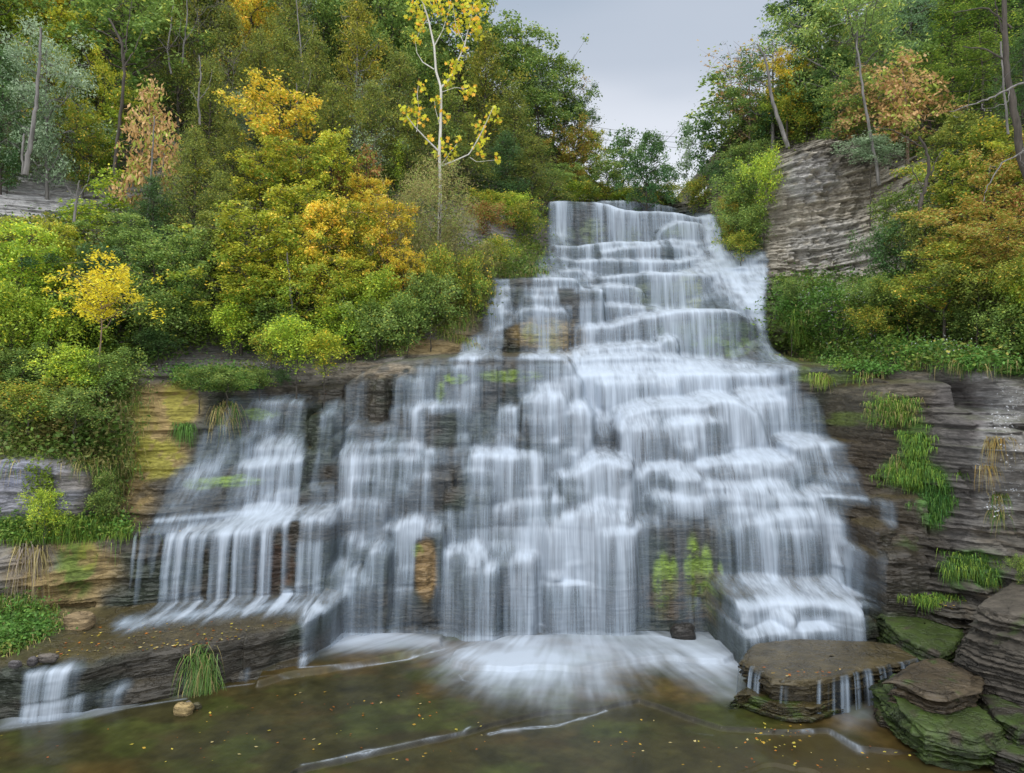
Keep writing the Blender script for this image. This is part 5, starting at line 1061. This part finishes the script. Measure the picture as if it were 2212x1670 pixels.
wood_thing('bare_trunk', [([(2178,290),(2172,230),(2166,150),(2162,90)], .06, .04)], 20, 'grey', "thin pale trunk just left of the thick dark trunk", "tree trunk")
wood_thing('dead_branch', [([(2250,165),(2190,190),(2120,225),(2060,250),(2005,270)], .055, .012), ([(2120,225),(2100,250),(2090,270)], .012, .005), ([(2150,212),(2148,180),(2155,160)], .014, .005), ([(2060,250),(2048,268),(2040,262)], .01, .004), ([(2180,195),(2160,230),(2120,250),(2070,265)], .02, .006), ([(2090,238),(2070,215),(2062,190)], .012, .004)], 16.5, 'grey', "long dead grey branch slanting down across the hemlocks", "branch", 6, -.8)
wood_thing('dead_branch', [([(2260,300),(2200,330),(2140,365),(2100,420),(2085,450)], .04, .01), ([(2212,318),(2180,345),(2170,380)], .012, .004), ([(2150,360),(2120,370),(2095,395)], .012, .004), ([(2230,318),(2200,340),(2160,350)], .012, .004)], 15.5, 'grey', "dead grey branch above the orange maples at the right edge", "branch", 6, -.6)
wood_thing('bare_trunk', [([(1985,470),(1990,430),(2000,400),(2008,360),(2000,320),(1985,295)], .12, .05), ([(2012,380),(2020,350),(2040,320)], .04, .02), ([(2000,320),(1960,300),(1930,280),(1880,275)], .04, .012), ([(1995,410),(1975,375),(1960,345),(1920,330)], .03, .01)], 21.5, 'dark', "dark twisted trunk under the withered leaves by the pale cliff", "tree trunk")
wood_thing('bare_trunk', [([(1900,400),(1890,340),(1878,280),(1866,215),(1858,150),(1850,90)], .12, .05)], 26.5, 'grey', "", "", owner="great pale green pine with a grey trunk")
wood_thing('bare_trunk', [([(630,700),(628,640),(624,590),(620,545)], .06, .04)], 22.6, 'grey', "thin pale trunk in the middle of the left thicket", "tree trunk")
wood_thing('bare_trunk', [([(248,410),(249,360),(254,300),(262,230),(268,160),(262,90),(235,40)], .14, .06), ([(264,150),(290,110),(310,60)], .06, .02), ([(262,95),(225,70),(190,62)], .04, .015), ([(268,130),(275,60),(285,0)], .05, .02)], 27.5, 'dark', "", "", owner="tall green broadleaf tree with dark forking limbs")
wood_thing('bare_trunk', [([(55,378),(62,330),(70,280),(78,220),(84,150),(88,60)], .17, .06), ([(50,378),(48,330),(52,290)], .09, .05)], 24.3, 'grey', "", "", owner="big silvery tree with a forked grey trunk on the rock")
wood_thing('bare_trunk', [([(1702,320),(1690,280),(1675,240),(1664,200),(1660,160),(1650,120),(1635,95)], .17, .05), ([(1660,160),(1675,130),(1680,110)], .05, .02), ([(1650,120),(1665,95),(1680,90)], .04, .02), ([(1664,190),(1640,175),(1610,170)], .03, .01)], 29.5, 'grey', "", "", owner="leaning tree with tufts at its top")
for k, (pts, Yb) in enumerate([([(370,160),(362,110),(368,60),(375,0)],33),([(392,150),(398,90),(405,30),(402,-20)],33.5),([(655,170),(650,110),(645,50),(640,0)],35),([(432,270),(428,220),(434,160),(430,120)],29),([(640,270),(642,220),(640,180)],30),([(320,470),(326,400),(330,330),(333,250)],25.5),([(160,480),(165,430),(172,390)],23)]):
    wood_thing('bare_trunk', [(pts, .085, .03), ([pts[1], (pts[1][0] + 25, pts[1][1] - 35), (pts[1][0] + 30, pts[1][1] - 70)], .035, .01), ([pts[1], (pts[1][0] - 22, pts[1][1] - 30)], .03, .01)], Yb, 'grey',
      ["pale bare trunk highest up left of the golden maple crown", "pale bare trunk reaching the top edge, right of the forked crown", "grey trunk between green crowns at the top edge, left of centre", "pale trunk low among the junipers, right of the rock hollow", "short pale trunk between two junipers above the gold maple", "thin straight trunk of the rusty withered sapling", "small crooked stem beside the left outcrop"][k], "dead tree")
# two overhead cables far behind the falls
for k, (a_, b_) in enumerate([((1250, 268), (1700, 300)), ((1250, 280), (1700, 312)), ((1250, 292), (1700, 322))]):
    p0, p1 = np.array(P(*a_, 75)), np.array(P(*b_, 75)); s = np.linspace(0, 1, 20)[:, None]; q = p0 + (p1 - p0) * s; q[:, 2] -= .6 * (1 - (2 * s[:, 0] - 1) ** 2)
    vv, ff = tube(q, np.full(20, .018), 4); o = mesh_np('power_line', vv, ff, BK['grey'], True)
    tag(o, ["topmost thin cable crossing the sky gap", "middle thin cable crossing the sky gap", "lowest thin cable crossing the sky gap"][k], "cable", "overhead cables beyond the falls")

# ------------------------------------------------------------------ ground cover, grasses, ferns, flowers, fallen leaves
Hg = np.random.default_rng(17)
def scatter(polys, n):
    out = []; 
    for poly, dn in polys:
        p = np.array(poly); lo_, hi_ = p.min(0), p.max(0); k = int(n * dn); q = lo_ + Hg.random((k * 2, 2)) * (hi_ - lo_); q = q[inpoly(q[:, 0], q[:, 1], poly)][:k]
        for a in q:
            h_ = hit(a[0], a[1], -1)
            if any(inpoly(np.array(a[0]), np.array(a[1]), r_) for r_ in ([(-200,370),(0,375),(70,385),(135,430),(140,475),(0,495),(-200,490)], [(955,340),(1060,345),(1165,405),(1150,430),(1060,400),(955,410)], [(990,465),(1060,470),(1110,500),(1115,530),(990,530)])): continue
            if h_.y > 0: out.append((h_.x, h_.y, h_.z, a[0], a[1]))
    return np.array(out)
VEGP = [([(-250,1140),(0,1140),(60,1150),(270,1150),(250,1060),(180,1020),(100,990),(0,985),(0,860),(-250,860)], .0),
 ([(-300,300),(-300,860),(0,870),(0,1000),(110,985),(180,1010),(240,1060),(262,950),(285,850),(290,800),(460,745),(560,770),(800,770),(870,760),(990,705),(1040,690),(1060,610),(1165,590),(1165,500),(1185,440),(1190,400),(1160,420),(960,340),(900,380),(600,400),(350,440),(200,470),(140,470),(0,380)], 1.0),
 ([(-300,-100),(-300,330),(0,370),(140,380),(420,430),(900,390),(960,335),(1160,400),(1185,425),(1480,430),(1300,390),(1180,250),(1050,80),(1020,-100)], .55),
 ([(1480,430),(1560,460),(1570,530),(1640,540),(1660,480),(1665,400),(1700,330),(1760,300),(1900,330),(2000,360),(2010,480),(1960,600),(1700,600),(1655,660),(1660,740),(1740,780),(1860,800),(1960,780),(2212,800),(2500,800),(2500,-50),(1750,-50),(1600,200),(1500,400)], .75)]
SC = scatter(VEGP, 5200)
def plants(name, S_, col_f, lab, per=26, ls=.10, hgt=.35, spread=.32, up=.6, asp=.6):
    n = len(S_); k = np.repeat(np.arange(n), per); base = S_[k, :3]; off = Hg.normal(size=(n * per, 3)) * np.array([spread, spread * .6, hgt * .5]); off[:, 1] -= .12; off[:, 2] = np.abs(off[:, 2])
    sc_ = (.6 + .8 * Hg.random(n))[k][:, None]; c = base + off * sc_; L_, F_ = leaves(c, ls, Hg, up, asp); cc = np.repeat(col_f(S_)[k], 4, 0)
    return tag(mesh_np(name, L_, F_, LM['col'], False, {'rnd': np.repeat(Hg.random(n * per), 4)}, {'Col': cc}), lab, 'plants', kind='stuff')
def colmap(S_):
    n = len(S_); px, py = S_[:, 3], S_[:, 4]; a = fbm(px / 60, py / 50, 301, 3); b = fbm(px / 25, py / 25, 303, 2); c = np.zeros((n, 3)); c[:] = (.085, .16, .035)
    def mx(c, col, m): return c + (np.array(col) - c) * m[:, None]
    c = mx(c, (.19, .28, .05), sm(.4, .7, a)); c = mx(c, (.34, .34, .06), sm(.5, .8, b) * .8); c = mx(c, (.40, .27, .08), sm(.68, .82, b) * .6)
    g1 = np.exp(-(((px - 200) / 170) ** 2 + ((py - 940) / 130) ** 2)); c = mx(c, (.24, .20, .08), g1 * .75 * (b > .45)); c = mx(c, (.12, .19, .03), g1 * .5 * (b < .45))
    g2 = np.exp(-(((px - 960) / 90) ** 2 + ((py - 640) / 140) ** 2)); c = mx(c, (.17, .20, .04), g2 * .7)
    g3 = np.exp(-(((px - 1800) / 170) ** 2 + ((py - 690) / 110) ** 2)); c = mx(c, (.085, .19, .03), g3 * .8)
    g4 = np.exp(-(((px - 1600) / 90) ** 2 + ((py - 440) / 90) ** 2)); c = mx(c, (.11, .22, .03), g4 * .7)
    return c * (.75 + .5 * Hg.random((n, 1)))
def brightmap(S_):
    n = len(S_); b = fbm(S_[:, 3] / 30, S_[:, 4] / 30, 311, 3); c = np.zeros((n, 3)); c[:] = (.12, .26, .05); c += (np.array([(.24, .34, .06)]) - c) * sm(.45, .65, b)[:, None]; c += (np.array([(.30, .26, .08)]) - c) * (sm(.62, .75, b) * .7)[:, None]
    return c * (.7 + .6 * Hg.random((n, 1)))
plants('slope_plants', scatter([([(1665,600),(1690,690),(1730,760),(1800,800),(1900,815),(1990,800),(2212,812),(2450,820),(2450,740),(2000,700),(1960,600),(1800,610)], .62), ([(1560,440),(1575,535),(1640,540),(1650,440)], .08), ([(380,800),(560,800),(580,838),(470,850),(390,838)], .10), ([(0,1125),(0,1165),(240,1160),(280,1148),(270,1120)], .06), ([(0,1300),(0,1410),(110,1360),(60,1300)], .08)], 2600), brightmap, "bright leafy plants and weeds on the steep right slope and ledges", 30, .075, .26, .20)
plants('undergrowth', SC, colmap, "mixed low leafy plants covering the gorge slopes", 26, .11, .42)
def blades(name, S_, col, lab, per=40, ln=.45, wd=.012, hang=.8, spr=.22, rise=.5, kind='stuff', cat='grass', colv=.25, parent=None):
    n = len(S_) * per; k = np.repeat(np.arange(len(S_)), per); b = S_[k, :3] + Hg.normal(size=(n, 3)) * np.array([spr, spr * .5, spr * .25]); b[:, 1] -= .03
    az = Hg.uniform(0, 2 * math.pi, n); d = np.stack([np.cos(az) * .8, -np.abs(np.sin(az)) * .9, 0 * az], 1); L_ = ln * Hg.uniform(.5, 1.3, n)[:, None]; up = np.array([0, 0, 1.])
    rows = []; side = np.cross(d, up); side /= np.linalg.norm(side, axis=1)[:, None] + 1e-9
    for t in (0, .3, .6, .82, 1.):
        p = b + L_ * (d * t * .55 + up * (rise * t - hang * t * t * 1.3)); w = wd * (1 - t * .9); rows.append(p - side * w); rows.append(p + side * w)
    Vb = np.stack(rows, 1); i = np.arange(n)[:, None] * 10; F_ = np.concatenate([np.concatenate([i + 2 * q, i + 2 * q + 1, i + 2 * q + 3, i + 2 * q + 2], 1) for q in range(4)])
    c = np.array(col); cc = c[Hg.integers(0, len(c), n)] * (1 - colv + 2 * colv * Hg.random((n, 1)))
    o = mesh_np(name, Vb.reshape(-1, 3), F_, LM['col'], False, {'rnd': np.repeat(Hg.random(n), 10)}, {'Col': np.repeat(cc, 10, 0)}); return tag(o, lab, cat, kind=kind)
GREEN, LIMEC, STRAW, DKG = (.12, .25, .04), (.26, .38, .05), (.42, .35, .14), (.07, .15, .035)
GP = [([(0,860),(0,985),(110,985),(200,1030),(265,1120),(272,1000),(300,830),(150,800)], .5, [STRAW, GREEN, LIMEC, STRAW, DKG]), ([(0,1120),(0,1165),(230,1162),(300,1150),(280,1120),(120,1110)], .25, [LIMEC, GREEN]),
 ([(900,640),(960,730),(1000,700),(1050,640),(1060,590),(960,560)], .3, [STRAW, LIMEC, GREEN, STRAW]), ([(1040,560),(1060,600),(1165,595),(1170,530),(1120,510)], .22, [LIMEC, STRAW, GREEN]),
 ([(1690,610),(1700,680),(1730,740),(1780,790),(1900,790),(1960,700),(1850,640),(1760,590)], .2, [GREEN, LIMEC, STRAW, DKG]), ([(1550,430),(1570,540),(1640,540),(1640,440)], .2, [STRAW, LIMEC, GREEN]), ([(1900,700),(1950,790),(2212,790),(2212,700)], .25, [GREEN, STRAW, DKG]),
 ([(0,1280),(0,1420),(60,1390),(130,1340),(60,1290)], .3, [LIMEC, GREEN, STRAW])]
allg = []
for poly, dn, cols in GP:
    S_ = scatter([(poly, dn)], 520); allg.append((S_, cols))
for k, (S_, cols) in enumerate(allg):
    blades('grass', S_, cols, ["tangled dry and green grass draping over the upper left wall", "short green grass along the left ledge", "straw and green grass on the slope left of the falls", "grass on the shelf beside the upper falls", "bright green grass hanging right of the falls", "golden and green grass below the right notch", "mixed grass above the grey right wall", "lush grass at the left edge of the pool ledge"][k], 46, .24 if k in (4, 5) else .36, .010, .95)
# separate tufts
TUF = [(438,1442,20,30,[GREEN,(.16,.25,.08),STRAW,(.12,.22,.05)],"big drooping tuft of pale green grass on the shelf edge",150,.85), (490,875,18,22,[GREEN,STRAW,STRAW],"golden green tuft hanging left of the upper left cascade",60,.9), (400,920,12,6,[GREEN,(.1,.2,.05)],"green tuft hanging from the yellow wall",60,.6),
 (1730,700,14,60,[LIMEC,GREEN],"bright moss strand hanging beside the big dome",90,.6), (1720,760,30,20,[LIMEC,STRAW],"lime tuft dripping over the dark ledge right of the dome",70,.45), (1785,812,20,12,[LIMEC,LIMEC,STRAW],"small lime tuft on the ledge above the dark steps",60,.4), (1875,810,26,14,[LIMEC,GREEN,STRAW],"yellow-green tuft drooping over the brown wall",60,.5),
 (845,745,26,10,[STRAW,(.30,.24,.16),GREEN],"faded straw tuft at the foot of the left bank",90,.6), (1000,735,22,14,[LIMEC,STRAW],"yellow-green tuft beside the left side cascade",80,.45),
 (1930,880,50,26,[GREEN,LIMEC,STRAW,GREEN],"rounded green cushion on the right wall",500,.2), (1985,960,26,34,[GREEN,GREEN,LIMEC],"upper part of the long green patch on the right wall",420,.2),(1970,1020,50,24,[GREEN,GREEN,LIMEC],"broad middle of the long green patch on the right wall",700,.2),(2020,1075,26,40,[GREEN,(.05,.15,.03)],"lower tail of the long green patch on the right wall",500,.22),
 (2100,1220,46,26,[GREEN,DKG,LIMEC],"dark green cushion above the huge boulder",420,.25),(2010,1290,50,10,[LIMEC,GREEN],"thin line of green grass between wall and boulder",200,.2),(2110,1590,50,6,[GREEN,LIMEC],"low green fringe at the foot of the mossy block",70,.3),(330,1530,14,6,[GREEN,LIMEC],"tiny green sprig at the pool edge",25,.3),
 (60,960,60,30,[STRAW,GREEN],"shaggy dry tuft on the far left slope",100,.6),(240,1110,30,40,[STRAW,GREEN,(.2,.15,.06)],"brown hanging tuft right of the grey wall",120,.8),(65,1180,14,10,[(.3,.25,.2),STRAW],"withered roots hanging down the ochre wall",60,1.3),
 (1575,440,16,14,[(.42,.30,.06),STRAW],"golden tuft hanging at the right of the top fall",80,.9),(1940,1000,14,10,[STRAW,GREEN],"small straw tuft beside the green patch",30,.4),(2145,950,16,40,[STRAW,(.3,.2,.05)],"dry creeper hanging on the pale right wall",24,.6),(2150,1090,14,50,[STRAW,GREEN],"thin dry creeper low on the right wall",20,.5)]
for px, py, rx, ry, cols, lab, n, ln in TUF:
    k = max(4, n // 8); q = np.array([(px + rx * .6 * Hg.normal(), py + ry * .6 * Hg.normal()) for _ in range(k)]); hs = [hit(a, b) for a, b in q]; S_ = np.array([(h_.x, h_.y, h_.z, a, b) for h_, (a, b) in zip(hs, q)]); m_ = np.median(S_[:, 1]); S_ = S_[np.abs(S_[:, 1] - m_) < 1.2]
    blades('grass_tuft', S_, cols, lab, 34, ln, .010, .95, .10, .45, kind=None, cat='grass tuft')
# goldenrod spires and white asters
FL = scatter([([(100,740),(290,760),(290,860),(120,860)], .05), ([(60,1060),(120,1060),(120,1120),(60,1120)], .01)], 1300)
rs, cs = [], []
for i in range(len(FL)):
    b = FL[i, :3]; hh = Hg.uniform(.5, 1.1); n = 60; t = Hg.random(n); a = Hg.uniform(0, 6.28, n); r = .16 * (1 - t * .8); rs.append(np.c_[b[0] + np.cos(a) * r, b[1] - .1 + np.sin(a) * r, b[2] + t * hh])
rs = np.concatenate(rs); L_, F_ = leaves(rs, .10, Hg, .3, .3); cc = np.repeat(np.array([(.19, .27, .03)]) * (.7 + .6 * Hg.random((len(rs), 1))), 4, 0)
tag(mesh_np('goldenrod', L_, F_, LM['col'], False, {'rnd': np.repeat(Hg.random(len(rs)), 4)}, {'Col': cc}), "feathery lime goldenrod spires on the left slope", "plants", kind='stuff')
WF = scatter([([(1720,640),(1760,760),(1900,780),(1880,650)], .06), ([(1930,740),(2000,790),(2120,770),(2100,720)], .02), ([(2130,830),(2200,830),(2212,1100),(2120,1120)], .02), ([(560,800),(640,800),(640,818),(560,820)], .006)], 1300)
k = np.repeat(np.arange(len(WF)), 14); c = WF[k, :3] + Hg.normal(size=(len(k), 3)) * np.array([.12, .05, .12]) + np.array([0, -.3, .15]); L_, F_ = leaves(c, .035, Hg, .2, .9)
tag(mesh_np('white_flowers', L_, F_, LM['col'], False, {'rnd': np.repeat(Hg.random(len(c)), 4)}, {'Col': np.tile([[.62, .64, .66]], (len(c) * 4, 1))}), "sprays of tiny white asters on the right bank", "flowers", kind='stuff')
# fallen leaves on ledges, slab and pool
FP = [([(200,1350),(640,1340),(500,1375),(250,1405),(60,1430)], 90), ([(300,1395),(520,1372),(520,1382),(300,1410)], 60), ([(1640,1440),(1780,1450),(1850,1440),(1770,1464),(1670,1460)], 30), ([(1640,1560),(1780,1570),(1700,1640),(1600,1600)], 40), ([(0,1590),(600,1500),(900,1480),(1000,1560),(640,1640),(0,1660)], 60),
 ([(1300,1540),(2100,1640),(1900,1665),(1200,1660)], 50), ([(700,1500),(1100,1560),(1000,1650),(700,1640)], 26), ([(1950,1430),(2080,1460),(2000,1490)], 10), ([(330,770),(560,775),(540,800),(330,800)], 120), ([(250,1150),(560,1135),(500,1146),(280,1160)], 14), ([(2000,1290),(2180,1260),(2200,1290),(2040,1320)], 40), ([(740,820),(600,850),(700,860)], 10)]
cs, ks = [], []
for poly, n in FP:
    p = np.array(poly); q = p.min(0) + Hg.random((n * 4, 2)) * np.ptp(p, axis=0); q = q[inpoly(q[:, 0], q[:, 1], poly)][:n]
    for a, b in q:
        h_ = hit(a, b, -1); pl = (CH + .0) * FPX / (b - CY) if b > CY else 1e9
        if h_.y < 0 or h_.y > pl: h_ = Vector(P(a, b, pl))
        if 1600 < a < 2000 and 1385 < b < 1470: h_ = Vector(P(a, b, (CH - .67) * FPX / (b - CY)))
        cs.append((h_.x, h_.y - .02, h_.z + .02))
cs = np.array(cs); L_, F_ = leaves(cs, .055, Hg, 4, .7); pal = np.array([(.55, .35, .05), (.50, .18, .03), (.55, .45, .2), (.35, .12, .04), (.6, .5, .08)]); cc = np.repeat(pal[Hg.integers(0, 5, len(cs))], 4, 0)
tag(mesh_np('fallen_leaves', L_, F_, LM['col'], False, {'rnd': np.repeat(Hg.random(len(cs)), 4)}, {'Col': cc}), "scattered yellow and orange fallen leaves on rock and water", "leaves", kind='stuff')

# ------------------------------------------------------------------ labels: every tree is told apart by its look and its place in the bank
ORD = ['leftmost', 'second from left', 'third from left', 'fourth from left', 'fifth from left', 'sixth from left', 'seventh from left', 'eighth from left', 'ninth from left', 'tenth from left', 'eleventh from left']
def band(t):
    side = 'left' if t[2] < 1250 else ('far' if t[2] < 1500 else 'right'); y = t[3]
    if side == 'far': return 'behind the falls crest'
    nm = 'top' if y < 100 else 'upper' if y < 230 else 'middle' if y < 380 else 'lower' if y < 560 else 'bottom' if y < 780 else 'ledge'
    return {'top': 'at the top of the %s bank', 'upper': 'in the upper %s bank', 'middle': 'halfway up the %s bank', 'lower': 'in the lower %s bank', 'bottom': 'along the bottom of the %s bank', 'ledge': 'among the ledges of the %s bank'}[nm] % side
from collections import defaultdict
byl = defaultdict(list)
for t in TREES: byl[t[1]].append(t)
for look, ts in byl.items():
    if len(ts) == 1: tag(ts[0][0], look if len(look.split()) >= 4 else look + ' ' + band(ts[0]), ts[0][4]); continue
    bb = defaultdict(list)
    for t in ts: bb[band(t)].append(t)
    for bn, tt in bb.items():
        tt.sort(key=lambda t: t[2])
        for k, t in enumerate(tt):
            lab = look + ' ' + bn if len(tt) == 1 else look + ', ' + (ORD[k] if k < len(tt) - 1 or k == 0 else 'rightmost') + ' ' + bn
            tag(t[0], lab, t[4], t[5])
grp = defaultdict(list)
for t in TREES: grp[t[0].name.split('.')[0] + ' ' + ('left' if t[2] < 1250 else 'right')].append(t[0])
for k, oo in grp.items():
    if len(oo) > 1:
        kk, sd = k.rsplit(' ', 1)
        for o in oo: o['group'] = (kk.replace('_', ' ') + 's on the ' + sd + ' bank')
